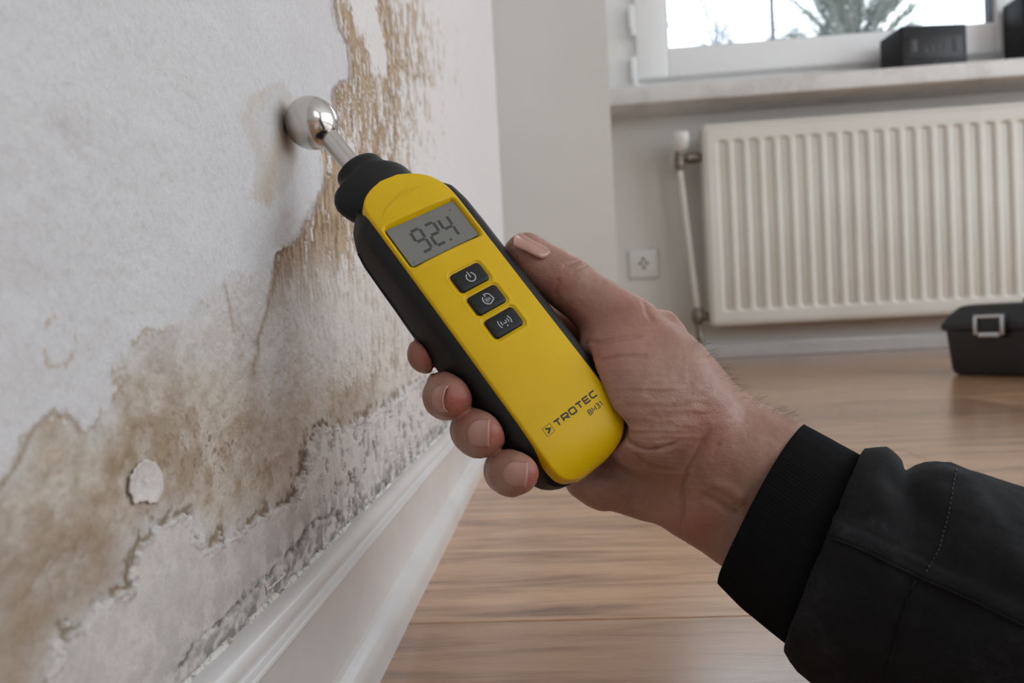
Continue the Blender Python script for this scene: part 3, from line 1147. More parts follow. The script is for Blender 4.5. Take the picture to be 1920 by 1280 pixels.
mt = Mat('pale_frosted_bark', (0.17, 0.17, 0.20, 1), 0.9)
bt = empty('bare_tree', (2.2, 14, -1.2))
tag(bt, 'pale leafless tree outside the left part of the window', 'tree')
Vb, Fb = [], []


def grow(a, d, L, r, lev):
    b = a + d * L
    branch(Vb, Fb, a, b, r, r * .7)
    if lev == 0:
        return
    for _ in range(3):
        nd = unit(d + rng.normal(0, .48, 3))
        grow(b - d * L * rng.random() * .4, nd, L * (.62 + .2 * rng.random()), r * .6, lev - 1)


c = at_y(1350, 100, 14.0)
bt.location = (c[0], 14, -1.2)
grow(np.array((c[0], 14.0, -1.2)), unit((.03, 0, 1)), c[2] + 1.0, .12, 0)
for _ in range(5):
    grow(np.array((c[0] + .15, 14.0, c[2] - 1.0 + .8 * rng.random())), unit(rng.normal(0, .6, 3) + (0, 0, .9)), 1.0, .035, 5)
mesh_obj('branches', np.array(Vb), Fb, mt.m, bt)
# ================================================================== MOISTURE METER
Xc = unit((.857, .515, -.55))
Yc = unit((-.602, .799, -.19))
Yc = unit(Yc - Yc.dot(Xc) * Xc)
Zc = np.cross(Xc, Yc)
MM = np.stack([R @ Xc, R @ Yc, R @ Zc], 1)          # meter axes: across, towards the ball, out of the face
_d = R @ dcam(582, 231)
_bd = CAM[0] / (49 / FPX - _d[0])
BALL_R = 49 / FPX * _bd
BALL = CAM + _d * (_bd)
BALL = BALL + np.array((0.0006, 0, 0))


def ML(p):
    """meter millimetres to world"""
    return BALL + (np.asarray(p, float) * 0.001) @ MM.T


meter = empty('moisture_meter', ML((5, -173, 0)))
tag(meter, 'yellow and black handheld moisture meter pressing its steel ball against the wall', 'moisture meter')

XB, XY = 6.6, 5.5                   # middle of the black body and of the yellow cover


def body_hw(y):
    return np.interp(y, [-174.0, -173.4, -172, -169, -164, -157, -148, -120, -75, -64, -56, -50, -46, -43], [1.0, 8.5, 13.4, 17.4, 20.4, 22.1, 22.8, 22.8, 22.8, 22.6, 21.4, 19.0, 15.8, 11.5])


def body_section(y, n=96):
    hw = body_hw(y)
    k = np.clip(hw / 22.8, 0, 1)
    front = 16.1 * (0.30 + 0.70 * k) - 6.0 * smooth(-58, -43, y) - 9.0 * smooth(-156, -172, y)
    back = 14.5 * (0.35 + 0.65 * k)
    t = np.linspace(0, 2 * math.pi, n, endpoint=False)
    c_, s_ = np.cos(t), np.sin(t)
    ex = 2 / 3.0
    exf = np.where(s_ > 0, 0.36, ex)
    x = XB + hw * np.sign(c_) * np.abs(c_) ** exf
    z = np.sign(s_) * np.abs(s_) ** exf
    z = np.where(z > 0, z * front, z * back)
    z = np.where((np.abs(x - XY) < 16.5) & (z > 0), np.minimum(z, front - 2.4), z)      # seat for the cover
    return np.stack([x, np.full(n, y), z], 1)


yy = np.concatenate([[-174, -173.7, -173.2, -172.4], np.arange(-171, -160, 1.2), np.arange(-159, -66, 3.0), np.arange(-65, -42.5, 1.1)])
S = np.stack([body_section(y) for y in yy])
nS = S.shape[1]
# grip ribs and a parting line on the sides
side_in = np.abs(S[..., 0] - XB) / 22.8
rib = 0.22 * np.cos(S[..., 1] * 2.1) * (np.abs(S[..., 2]) < 7) * smooth(-84, -92, S[..., 1]) * smooth(-140, -130, S[..., 1])
S[..., 0] += np.sign(S[..., 0] - XB) * rib * (side_in > .9)
F_ = grid_faces(nS, len(yy), True)[:, ::-1].tolist()
F_.append(list(range(nS)))
F_.append([(len(yy) - 1) * nS + k for k in range(nS)][::-1])
o = mesh_obj('rubber_body', ML(S), F_, M_RUBBER, meter, angle=60)
# parting line as a thin raised seam on each side
for sgn in (-1, 1):
    pts = [(XB + sgn * (body_hw(y) + .02), y, -3.0 - .02 * (y + 110)) for y in np.arange(-160, -55, 3.0)]
    tube('side_seam', ML(np.array(pts)), .00035, M_RUBBER, meter, 6)


# ---- yellow cover with dished key field and display recess
def cover_hw(y):
    return np.interp(y, [-174.2, -173.6, -172, -169, -165, -160, -150, -120, -64, -57, -53, -50, -47.5, -45.6, -44.4, -43.6, -43.2], [3, 8.5, 13.0, 16.2, 17.6, 18.1, 18.0, 17.8, 17.6, 17.3, 16.6, 15.4, 13.2, 10.4, 7.6, 4.6, 1.5])


_cy = np.linspace(-176, -42, 600)
_ch = cover_hw(_cy)
_k = np.exp(-(np.arange(-14, 15) / 6.0) ** 2)
_ch = np.convolve(np.pad(_ch, 14, mode='edge'), _k / _k.sum(), 'valid')


def cover_hw(y):
    return np.interp(y, _cy, _ch)


def cover_z0(x, y):
    z = 17.6 - 1.5 * np.abs((x - XY) / 18.0) ** 2.6
    z = z - 4.2 * smooth(-62, -41, y)
    tb_ = np.clip((-154 - y) / 20.2, 0, 1)
    z = z - 13.5 * (1 - np.sqrt(np.clip(1 - tb_ ** 2.3, 0, 1)))
    return z


SCR = (5.3, -72.3, 14.6, 8.0)        # display centre and half sizes
KEYS = [(5.35, -94.6), (5.35, -104.9), (5.35, -115.2)]


def rrect(x, y, cx, cy, hx, hy, r):
    qx = np.abs(x - cx) - hx + r
    qy = np.abs(y - cy) - hy + r
    return np.hypot(np.maximum(qx, 0), np.maximum(qy, 0)) + np.minimum(np.maximum(qx, qy), 0) - r


def cover_z(x, y):
    z = cover_z0(x, y)
    ds = rrect(x, y, *SCR, 0.6)
    z = z - 2.6 * smooth(1.9, 0.0, ds) + 0.18 * np.exp(-((ds - 2.3) / .7) ** 2)
    dk = np.minimum.reduce([rrect(x, y, kx, ky, 6.9, 4.35, 1.6) for kx, ky in KEYS])
    z = z - 0.55 * smooth(.75, 0.1, dk) + 0.12 * np.exp(-((dk - 1.2) / .5) ** 2)
    return z


yy = np.concatenate([np.arange(-174.2, -160, .45), np.arange(-160, -122, 1.2), np.arange(-122, -62, .3), np.arange(-62, -43.1, .45)])
uu = np.linspace(-1, 1, 121)
rows = []
for y in yy:
    hw = float(cover_hw(y))
    x = XY + uu * hw
    z = cover_z(x, np.full_like(x, y))
    roll = np.clip((np.abs(uu) * hw - (hw - .9)) / .9, 0, 1)
    z = z - 0.7 * (1 - np.sqrt(1 - np.clip(roll, 0, .999) ** 2))
    p = np.stack([x, np.full_like(x, y), z], 1)
    l, r = p[0].copy(), p[-1].copy()
    l[2] -= 4.5
    r[2] -= 4.5
    rows.append(np.vstack([[l], p, [r]]))
G = np.stack(rows)
F_ = grid_faces(G.shape[1], len(yy)).tolist()
cover = mesh_obj('yellow_cover', ML(G), F_, M_YELLOW, meter, angle=70)


def strokes(name, paths, w, mat, parent, zfun, lift=.06, thick=.10):
    """flat print: polylines of local millimetres swept to ribbons that hug the surface"""
    V_, F_ = [], []
    for pts in paths:
        pts = np.array(pts, float)
        out = [pts[0]]
        for a, b in zip(pts[:-1], pts[1:]):
            n = max(1, int(np.hypot(*(b - a)) / .8))
            out += [a + (b - a) * (k + 1) / n for k in range(n)]
        pts = np.array(out)
        i0 = len(V_)
        for i, p in enumerate(pts):
            d0 = pts[i] - pts[i - 1] if i > 0 else pts[1] - pts[0]
            d1 = pts[i + 1] - pts[i] if i < len(pts) - 1 else d0
            d0, d1 = d0 / np.hypot(*d0), d1 / np.hypot(*d1)
            n0 = np.array((-d0[1], d0[0]))
            n1 = np.array((-d1[1], d1[0]))
            m = n0 + n1
            m = m / max(np.dot(m, m) / 2, .5)
            for sg in (-1, 1):
                q = p + m * sg * w / 2
                z = float(zfun(q[0], q[1])) + lift
                V_ += [(q[0], q[1], z), (q[0], q[1], z - thick)]
        for i in range(len(pts) - 1):
            a = i0 + i * 4
            F_ += [(a, a + 4, a + 6, a + 2), (a + 2, a + 6, a + 7, a + 3), (a + 4, a, a + 1, a + 5)]
        a, b = i0, i0 + (len(pts) - 1) * 4
        F_ += [(a, a + 2, a + 3, a + 1), (b, b + 1, b + 3, b + 2)]
    return mesh_obj(name, ML(np.array(V_)), F_, mat, parent, smooth_shade=False)


# ---- display
zs_ = 15.7
sx, sy, hx, hy = SCR
dsp = mesh_obj('display', ML(np.array([(sx - hx - .4, sy - hy - .4, zs_), (sx + hx + .4, sy - hy - .4, zs_), (sx + hx + .4, sy + hy + .4, zs_), (sx - hx - .4, sy + hy + .4, zs_),
                                       (sx - hx - .4, sy - hy - .4, zs_ - .8), (sx + hx + .4, sy - hy - .4, zs_ - .8), (sx + hx + .4, sy + hy + .4, zs_ - .8), (sx - hx - .4, sy + hy + .4, zs_ - .8)])),
               [(0, 1, 2, 3), (7, 6, 5, 4), (0, 4, 5, 1), (1, 5, 6, 2), (2, 6, 7, 3), (3, 7, 4, 0)], M_LCD, meter, smooth_shade=False)
SEG = {'9': 'abcdfg', '2': 'abged', '4': 'fgbc'}


def digit(ch, cx, cy, w, h):
    g_ = .35
    P_ = {'a': [(-w + g_, h), (w - g_, h)], 'd': [(-w + g_, -h), (w - g_, -h)], 'g': [(-w + g_, 0), (w - g_, 0)],
          'b': [(w, h - g_), (w, g_)], 'c': [(w, -g_), (w, -h + g_)], 'f': [(-w, h - g_), (-w, g_)], 'e': [(-w, -g_), (-w, -h + g_)]}
    sl = .07
    return [[(cx + x + sl * y, cy + y) for x, y in P_[s_]] for s_ in SEG[ch]]


flat = lambda x, y: zs_
for ch, cx in (('9', -.6), ('2', 5.6), ('4', 11.8)):
    strokes('digit', digit(ch, cx, -72.9, 2.0, 4.6), 1.15, M_SEG, dsp, flat, .03, .03)
strokes('decimal_point', [[(9.0, -77.6), (9.9, -77.6)]], .9, M_SEG, dsp, flat, .03, .03)
strokes('corner_mark', [[(-8.4, -79.4), (-7.9, -79.4)]], .5, M_SEG, dsp, flat, .03, .03)
strokes('corner_mark', [[(16.6, -66.8), (17.2, -66.8)]], .5, M_SEG, dsp, flat, .03, .03)


# ---- keys
def arc(cx, cy, r, a0, a1, n=18):
    return [(cx + r * math.cos(math.radians(a0 + (a1 - a0) * k / n)), cy + r * math.sin(math.radians(a0 + (a1 - a0) * k / n))) for k in range(n + 1)]


RING = [(6.6, 4.05, 15.6), (6.6, 4.05, 17.1), (6.5, 3.95, 17.45), (6.2, 3.7, 17.75), (5.7, 3.2, 17.95), (4.0, 2.0, 18.05)]
key_top = lambda x, y: 18.02
for ki, (kx, ky) in enumerate(KEYS):
    V_ = []
    for hx_, hy_, z in RING:
        r = min(1.5, hy_ * .6)
        for (cx, cy, a0) in ((kx + hx_ - r, ky + hy_ - r, 0), (kx - hx_ + r, ky + hy_ - r, 90), (kx - hx_ + r, ky - hy_ + r, 180), (kx + hx_ - r, ky - hy_ + r, 270)):
            for k in range(6):
                a = math.radians(a0 + 90 * k / 5)
                V_.append((cx + r * math.cos(a), cy + r * math.sin(a), z))
    n = 24
    F_ = grid_faces(n, len(RING), True).tolist() + [[(len(RING) - 1) * n + k for k in range(n)]]
    key = mesh_obj('key', ML(np.array(V_)), F_, M_KEY, meter, angle=50)
    w = .42
    if ki == 0:
        strokes('power_symbol', [arc(kx, ky - .2, 1.75, 118, 422), [(kx - .1, ky + 2.2), (kx - .1, ky - .3)]], w, M_PRINT, key, key_top)
    elif ki == 1:
        strokes('drop_symbol', [arc(kx, ky - .1, 1.9, 128, 268), arc(kx + .1, ky + .1, 2.0, 30, 85), [(kx - .2, ky + 2.4), (kx - .2, ky + 1.1)], [(kx + 1.85, ky + 1.0), (kx + 2.2, ky - .9), (kx + 1.1, ky - 1.5), (kx, ky - 2.0)]], w, M_PRINT, key, key_top)
        strokes('drop_lines', [[(kx - 1.1, ky + .6), (kx - .8, ky - 1.1)], [(kx - .5, ky + .7), (kx - .3, ky - 1.2)], [(kx + .15, ky + .6), (kx + .3, ky - 1.0)], [(kx + .8, ky + .5), (kx + .9, ky - .7)], [(kx - 1.0, ky - .2), (kx + 1.3, ky - .3)]], .2, M_PRINT, key, key_top)
    else:
        strokes('signal_symbol', [arc(kx, ky, 2.6, 145, 215, 8), arc(kx, ky, 1.55, 150, 210, 6), arc(kx, ky, 2.6, -35, 35, 8), arc(kx, ky, 1.55, -30, 30, 6), arc(kx, ky + .1, .6, 190, 400, 10), [(kx + .1, ky - 1.3), (kx + .1, ky - 2.0)]], w * .9, M_PRINT, key, key_top)

# ---- printed maker's mark
def letter(ch, x, y, w, h):
    L_ = {'T': [[(0, h), (w, h)], [(w * .5, h), (w * .5, 0)]],
          'R': [[(0, 0), (0, h), (w * .85, h), (w, h * .8), (w, h * .55), (w * .85, h * .42), (0, h * .42)], [(w * .45, h * .42), (w, 0)]],
          'O': [[(w * .12, 0), (0, h * .15), (0, h * .85), (w * .12, h), (w * .88, h), (w, h * .85), (w, h * .15), (w * .88, 0), (w * .12, 0)]],
          'E': [[(w, h), (0, h), (0, 0), (w, 0)], [(0, h * .5), (w * .9, h * .5)]],
          'C': [[(w, h), (w * .15, h), (0, h * .85), (0, h * .15), (w * .15, 0), (w, 0)]],
          'B': [[(0, 0), (0, h), (w * .8, h), (w, h * .78), (w * .8, h * .52), (0, h * .52)], [(w * .8, h * .52), (w, h * .25), (w * .8, 0), (0, 0)]],
          'M': [[(0, 0), (0, h), (w * .5, h * .35), (w, h), (w, 0)]],
          '3': [[(0, h), (w * .85, h), (w, h * .78), (w * .8, h * .52), (w * .3, h * .52)], [(w * .8, h * .52), (w, h * .25), (w * .85, 0), (0, 0)]],
          '1': [[(w * .2, h * .8), (w * .6, h), (w * .6, 0)]]}
    return [[(x + a, y + b) for a, b in p] for p in L_[ch]]


paths, x = [], -2.6
for ch in 'TROTEC':
    paths += letter(ch, x, -155.35 + .055 * (x + 2.6), 2.55, 2.0)
    x += 3.55
strokes('lettering', paths, .58, M_INK, cover, cover_z, .05, .06)
paths, x = [], 10.4
for ch in 'BM31':
    w_ = {'M': 1.75, '1': .9}.get(ch, 1.3)
    paths += letter(ch, x, -158.6 + .05 * (x - 10), w_, 1.65)
    x += w_ + .62
strokes('model_number', paths, .33, M_INK, cover, cover_z, .05, .06)
strokes('maker_mark_frame', [[(-7.4, -156.1), (-7.4, -153.0), (-4.1, -152.9), (-4.1, -156.0), (-7.4, -156.1)]], .13, M_INK, cover, cover_z, .05, .06)
strokes('maker_mark_arrow', [[(-6.5, -153.6), (-5.0, -154.4), (-6.5, -155.4)]], .62, M_INK, cover, cover_z, .05, .06)
# hair scratches above the display
sc_p = []
for a0, b0, a1, b1, k in ((-7, -57.5, 8, -52.2, 1.2), (-4, -56.2, 12, -52.6, .9), (-8.2, -59.5, -2, -55.5, .8), (1, -54.2, 9, -51.0, .5), (3, -55.2, 14, -53.0, .4)):
    sc_p.append([(a0 + (a1 - a0) * t, b0 + (b1 - b0) * t + k * math.sin(math.pi * t)) for t in np.linspace(0, 1, 9)])
mt = Mat('scratched_yellow', lin(168, 136, 20), 0.6)
strokes('scratch', sc_p, .09, mt.m, cover, cover_z, .035, .02)

# ---- neck collar and probe
ax = MM[:, 1]
ex, ez = MM[:, 0], MM[:, 2]
prof = [(12.5, -50), (14.2, -47.5), (15.6, -44.5), (16.5, -41.5), (16.7, -38.8), (16.2, -36.4), (14.8, -34.2), (12.4, -32.8), (10.6, -31.6), (9.9, -30.0), (9.7, -28.2), (9.1, -26.8), (7.6, -25.8), (5.4, -25.3), (4.0, -25.5)]
V_ = []
nn = 48
for r, h in prof:
    cx = 4.4 + 1.2 * float(smooth(-38, -50, np.array(h)))
    for k in range(nn):
        a = 2 * math.pi * k / nn
        lob = 1 + .035 * math.cos(2 * a)
        V_.append((cx + r * lob * math.cos(a), h, 0.2 + min(r, 9.6 + .12 * r) * math.sin(a) * .93))
F_ = grid_faces(nn, len(prof), True).tolist() + [[(len(prof) - 1) * nn + k for k in range(nn)]]
mesh_obj('neck_collar', ML(np.array(V_)), F_, M_RUBBER, meter, angle=45)
rodp = [ML((3.4, -30, 0)), ML((3.1, -24, 0)), ML((2.6, -14, 0)), ML((2.2, -7, 0)), ML((2.0, -4, 0))]
tube('probe_rod', rodp, .0041, M_STEEL, meter, 40)
bm = bmesh.new()
bmesh.ops.create_uvsphere(bm, u_segments=64, v_segments=40, radius=BALL_R)
Rm = Matrix([[MM[i, j] for j in range(3)] for i in range(3)])
for v_ in bm.verts:
    p = v_.co
    v_.co = Rm @ Vector((p.x, p.y, p.z)) + Vector(BALL)
bm_obj('probe_ball', bm, M_STEEL, meter, 60)
# ================================================================== HAND, CUFF AND SLEEVE
class Field:
    """signed distance grid in world space"""

    def __init__(s, lo, hi, h):
        s.lo, s.h = np.array(lo), h
        s.n = np.ceil((np.array(hi) - s.lo) / h).astype(int) + 1
        s.d = np.full(s.n, 0.06, np.float32)

    def window(s, pts, pad):
        pts = np.atleast_2d(pts)
        a = np.clip(np.floor((pts.min(0) - pad - s.lo) / s.h).astype(int), 0, s.n - 1)
        b = np.clip(np.ceil((pts.max(0) + pad - s.lo) / s.h).astype(int) + 1, 1, s.n)
        ax_ = [(s.lo[i] + s.h * np.arange(a[i], b[i])).astype(np.float32) for i in range(3)]
        X_, Y_, Z_ = np.meshgrid(*ax_, indexing='ij', sparse=True)
        return (slice(a[0], b[0]), slice(a[1], b[1]), slice(a[2], b[2])), X_, Y_, Z_


def smin(a, b, k):
    if k <= 0:
        return np.minimum(a, b)
    h = np.maximum(k - np.abs(a - b), 0) / k
    return np.minimum(a, b) - h * h * k * 0.25


def cone_d(X_, Y_, Z_, a, b, ra, rb):
    e_ = b - a
    L2 = float(e_ @ e_) + 1e-12
    wx, wy, wz = X_ - a[0], Y_ - a[1], Z_ - a[2]
    t = np.clip((wx * e_[0] + wy * e_[1] + wz * e_[2]) / L2, 0, 1)
    return np.sqrt((wx - t * e_[0]) ** 2 + (wy - t * e_[1]) ** 2 + (wz - t * e_[2]) ** 2) - (ra + (rb - ra) * t)


def chain(fld, pts, k_in, k_out, target=None):
    """pts: rows of px, py, depth, radius mm; added as one limb to the field"""
    P_ = np.array([at(p[0], p[1], p[2]) for p in pts])
    r_ = np.array([p[3] for p in pts]) * 0.001
    sl, X_, Y_, Z_ = fld.window(P_, r_.max() + max(k_out, k_in) + 0.006)
    d = None
    for i in range(len(P_) - 1):
        c_ = cone_d(X_, Y_, Z_, P_[i], P_[i + 1], r_[i], r_[i + 1])
        d = c_ if d is None else smin(d, c_, k_in)
    arr = fld.d if target is None else target
    arr[sl] = smin(arr[sl], d, k_out)
    return P_


def surface_nets(D, lo, h):
    ins = D < 0
    c = np.zeros(np.array(D.shape) - 1, np.uint8)
    offs = [(i, j, k) for i in (0, 1) for j in (0, 1) for k in (0, 1)]
    nx, ny, nz = c.shape
    for i, j, k in offs:
        c += ins[i:i + nx, j:j + ny, k:k + nz]
    act = np.argwhere((c > 0) & (c < 8))
    idx = np.full(c.shape, -1, np.int64)
    idx[tuple(act.T)] = np.arange(len(act))
    acc = np.zeros((len(act), 3))
    cnt = np.zeros(len(act))
    for a_ in offs:
        for ax_ in range(3):
            if a_[ax_] == 1:
                continue
            b_ = list(a_)
            b_[ax_] = 1
            va = D[tuple((act + a_).T)]
            vb = D[tuple((act + b_).T)]
            m = (va < 0) != (vb < 0)
            t = np.where(m, va / np.where(m, va - vb, 1), 0)
            p = np.array(a_, float)[None].repeat(len(act), 0)
            p[:, ax_] += t
            acc += p * m[:, None]
            cnt += m
    verts = lo + (act + acc / cnt[:, None]) * h
    quads = []
    for ax_ in range(3):
        u_, v_ = (ax_ + 1) % 3, (ax_ + 2) % 3
        sa = [slice(None)] * 3
        sb = [slice(None)] * 3
        sa[ax_] = slice(0, -1)
        sb[ax_] = slice(1, None)
        A, B = ins[tuple(sa)], ins[tuple(sb)]
        e_ = np.argwhere(A != B)
        ok = (e_[:, u_] > 0) & (e_[:, v_] > 0) & (e_[:, u_] < D.shape[u_] - 1) & (e_[:, v_] < D.shape[v_] - 1)
        e_ = e_[ok]
        q = []
        for du, dv in ((0, 0), (-1, 0), (-1, -1), (0, -1)):
            f = e_.copy()
            f[:, u_] += du
            f[:, v_] += dv
            q.append(idx[tuple(f.T)])
        q = np.stack(q, 1)
        flip = ~A[tuple(e_.T)]
        q[flip] = q[flip][:, ::-1]
        quads.append(q)
    return verts, np.vstack(quads)


def relax(Vt, Q, it, lam=.5):
    n = len(Vt)
    for _ in range(it):
        acc = np.zeros_like(Vt)
        cnt = np.zeros(n)
        for a, b in ((0, 1), (1, 2), (2, 3), (3, 0)):
            np.add.at(acc, Q[:, a], Vt[Q[:, b]])
            np.add.at(acc, Q[:, b], Vt[Q[:, a]])
            np.add.at(cnt, Q[:, a], 1)
            np.add.at(cnt, Q[:, b], 1)
        Vt = Vt + lam * (acc / np.maximum(cnt, 1)[:, None] - Vt)
    return Vt


def vnormals(Vt, Q):
    nrm = np.cross(Vt[Q[:, 2]] - Vt[Q[:, 0]], Vt[Q[:, 3]] - Vt[Q[:, 1]])
    acc = np.zeros_like(Vt)
    for k in range(4):
        np.add.at(acc, Q[:, k], nrm)
    return acc / (np.linalg.norm(acc, axis=1)[:, None] + 1e-15)


person = empty('person', at(1450, 940, .262))
tag(person, 'person reaching in from the right, bare hand gripping the yellow meter, black jacket sleeve', 'person')

# joints as photographed: pixel x, pixel y, depth, radius in mm
WR = [(1238, 742, .262, 23.0), (1270, 830, .264, 20.5), (1330, 880, .264, 18), (1435, 885, .262, 17.5), (1640, 1020, .250, 21)]
PALM = [
    ([(1435, 868, .262, 17.5), (1500, 925, .259, 17), (1560, 985, .256, 15)], 8),                       # radial side of the forearm
    ([(1392, 978, .264, 16.0), (1450, 1020, .260, 16), (1540, 1080, .256, 15)], 10),                      # ulnar side
    ([(1400, 900, .266, 19), (1540, 1025, .256, 18)], 10),
    ([(1435, 868, .262, 17.5), (1330, 830, .266, 19), (1240, 745, .263, 22.5)], 12),   # thenar
    ([(1240, 750, .262, 22.5), (1215, 700, .264, 20), (1175, 632, .266, 12.8)], 9),   # thumb metacarpal
    ([(1240, 800, .262, 18.5), (1320, 880, .266, 17)], 10),
    ([(1392, 978, .264, 16.0), (1310, 945, .268, 13.5), (1205, 912, .273, 11.5), (1128, 908, .272, 8.8), (1090, 902, .270, 6.5)], 10),   # heel of the palm
    ([(1330, 880, .272, 17), (1220, 830, .280, 15), (1190, 760, .286, 14)], 12),   # palm behind the meter
    ([(1400, 838, .272, 13.5), (1292, 722, .284, 13.5), (1226, 636, .290, 11.5)], 10),  # back of the hand, index side
    ([(1380, 900, .280, 14), (1270, 800, .296, 13), (1215, 720, .298, 11.5)], 12),
    ([(1340, 930, .280, 12), (1250, 870, .294, 12), (1205, 810, .296, 11)], 12),
    ([(1180, 660, .283, 11), (1215, 720, .285, 13)], 10),                          # web of the thumb
]
THUMB = [(1205, 690, .264, 16), (1170, 618, .266, 12.6), (1122, 576, .2665, 10.4), (1070, 535, .267, 9.6), (1030, 509, .268, 9.1), (990, 484, .2685, 8.4), (984, 479, .2685, 8.0)]
FINGERS = {
    'index': [(1226, 640, .290, 11.5), (1060, 612, .292, 9.6), (905, 615, .288, 9.2), (818, 643, .268, 7.9), (799, 664, .2525, 7.1)],
    'middle': [(1216, 722, .297, 11.5), (1070, 700, .291, 10), (930, 692, .281, 9.4), (842, 730, .256, 8.2), (838, 742, .240, 7.9), (846, 745, .2345, 7.4)],
    'ring': [(1207, 810, .295, 11), (1090, 790, .285, 9.8), (965, 780, .270, 9.2), (890, 806, .246, 8.2), (897, 811, .235, 8.0), (909, 812, .2305, 7.4)],
    'pinky': [(1195, 880, .285, 10), (1110, 862, .276, 9), (1015, 858, .260, 8.4), (950, 882, .238, 7.4), (958, 886, .229, 7.3), (971, 886, .2250, 6.9)],
}
allp = [p for q, _ in PALM for p in q] + THUMB + [p for f in FINGERS.values() for p in f]
AP = np.array([at(*p[:3]) for p in allp])
RR = max(p[3] for p in allp) * .001
fld = Field(AP.min(0) - RR - .004, AP.max(0) + RR + .004, 0.0006)
for pts, k in PALM:
    chain(fld, pts, .006, k * .001)
chain(fld, THUMB, .005, .007)
# the ball of the thumb laps a little over the meter's edge
lap = [(35.5, -143, 9, 8.0), (33.0, -150, 12.5, 10.0), (31.0, -161, 13.5, 11.0), (30.5, -173, 8, 12.5)]
LP = np.array([ML(p[:3]) for p in lap])
sl, X_, Y_, Z_ = fld.window(LP, .024)
d_ = None
for i in range(len(lap) - 1):
    c_ = cone_d(X_, Y_, Z_, LP[i], LP[i + 1], lap[i][3] * .001, lap[i + 1][3] * .001)
    d_ = c_ if d_ is None else smin(d_, c_, .005)
fld.d[sl] = smin(fld.d[sl], d_, .012)
for pts in FINGERS.values():
    f2 = np.full(fld.n, 0.06, np.float32)
    P_ = np.array([at(*p[:3]) for p in pts])
    chain(fld, pts, .003, .0, f2)
    # fingers melt into the palm at the root but only touch each other further out
    sl, X_, Y_, Z_ = fld.window(P_, .018)
    root = np.sqrt((X_ - P_[0][0]) ** 2 + (Y_ - P_[0][1]) ** 2 + (Z_ - P_[0][2]) ** 2)
    kk = (0.0012 + 0.008 * np.clip(1 - (root - .010) / .022, 0, 1)).astype(np.float32)
    a_, b_ = fld.d[sl], f2[sl]
    h_ = np.maximum(kk - np.abs(a_ - b_), 0) / kk
    fld.d[sl] = np.minimum(a_, b_) - h_ * h_ * kk * .25
    del f2
# flesh flattens against the meter instead of passing into it
mc = ML((XB, -110, .3))
sl, X_, Y_, Z_ = fld.window(ML(np.array([(XB - 26, -178, -18), (XB + 26, -42, 20), (XB + 26, -178, -18), (XB - 26, -42, 20), (XB - 26, -178, 20), (XB + 26, -178, 20), (XB - 26, -42, -18), (XB + 26, -42, -18)])), .002)
rel = [X_ - BALL[0], Y_ - BALL[1], Z_ - BALL[2]]
lx, ly, lz = [(rel[0] * MM[0, i] + rel[1] * MM[1, i] + rel[2] * MM[2, i]) * 1000 for i in range(3)]
hwl = np.interp(ly, [-175, -173.4, -172, -169, -164, -157, -148, -64, -56, -46], [1, 8.5, 13.4, 17.4, 20.4, 22.1, 22.8, 22.8, 21.4, 15.8]).astype(np.float32)
qx = np.abs(lx - XB) - hwl + 6.0
qz = np.abs(lz - .8) - 16.0 + 6.0
qy = np.abs(ly + 110) - 64.5
box_d = (np.hypot(np.maximum(qx, 0), np.maximum(qz, 0)) + np.minimum(np.maximum(qx, qz), 0) - 6.0)
box_d = np.maximum(box_d, qy) * 0.001
a_ = fld.d[sl]
fld.d[sl] = -smin(-a_, (box_d - .0002).astype(np.float32), .0012)

HV, HQ = surface_nets(fld.d, fld.lo, fld.h)
HV = relax(HV, HQ, 3)
HN = vnormals(HV, HQ)
hu, hv_, hd = proj(HV)
facing = (HN @ R)[:, 2] > 0.05

# creases and tendons pressed into the skin (pixel polylines, width px, depth mm)
CREASES = [
    ([(1102, 641), (1130, 640), (1170, 632), (1205, 629)], 5, .8), ([(1120, 678), (1160, 668), (1220, 666)], 5, .6), ([(1100, 641), (1096, 655)], 4, .5),
    ([(1055, 500), (1075, 492), (1090, 487)], 3.2, .55), ([(1072, 510), (1090, 502), (1104, 498)], 3.2, .45), ([(1048, 520), (1042, 540), (1038, 556)], 5, .5),
    ([(1172, 822), (1190, 838), (1215, 846), (1245, 842), (1270, 830)], 5, .9), ([(1190, 850), (1205, 868), (1232, 880), (1260, 882)], 5, .7),
    ([(1330, 810), (1310, 850), (1290, 885), (1280, 920), (1278, 960), (1275, 1000)], 7, 1.1), ([(1350, 830), (1335, 865)], 5, .4),
    ([(1310, 925), (1340, 940), (1385, 970)], 9, .7), ([(1180, 905), (1176, 935), (1180, 965)], 7, .5), ([(1120, 920), (1135, 950), (1150, 962)], 5, .5),
    ([(1240, 570), (1262, 592), (1285, 620)], 4, -.5), ([(1330, 905), (1365, 915), (1400, 940)], 12, -.7), ([(1205, 560), (1215, 585), (1225, 600)], 6, .6),
]
disp = np.zeros(len(HV))
for pts, w, a in CREASES:
    m = facing & (hu > min(p[0] for p in pts) - 40) & (hu < max(p[0] for p in pts) + 40) & (hv_ > min(p[1] for p in pts) - 40) & (hv_ < max(p[1] for p in pts) + 40)
    dd, _, run = line_d(hu[m], hv_[m], pts)
    disp[m] -= 1.35 * a * .001 * np.exp(-(dd / (w * .85)) ** 2) * np.clip(np.minimum(run, 1 - run) * 6 + .25, 0, 1)
# fine parallel wrinkles over the ball of the thumb
wz = np.exp(-((hu - 1230) / 90) ** 2 - ((hv_ - 770) / 110) ** 2) * facing
disp += wz * (fbm(hu / 70, hv_ / 7, 3, 91) - .5) * .0009
disp += (fbm(hu / 22, hv_ / 22, 3, 95) - .5) * .0005 * facing
HV = HV + HN * disp[:, None]

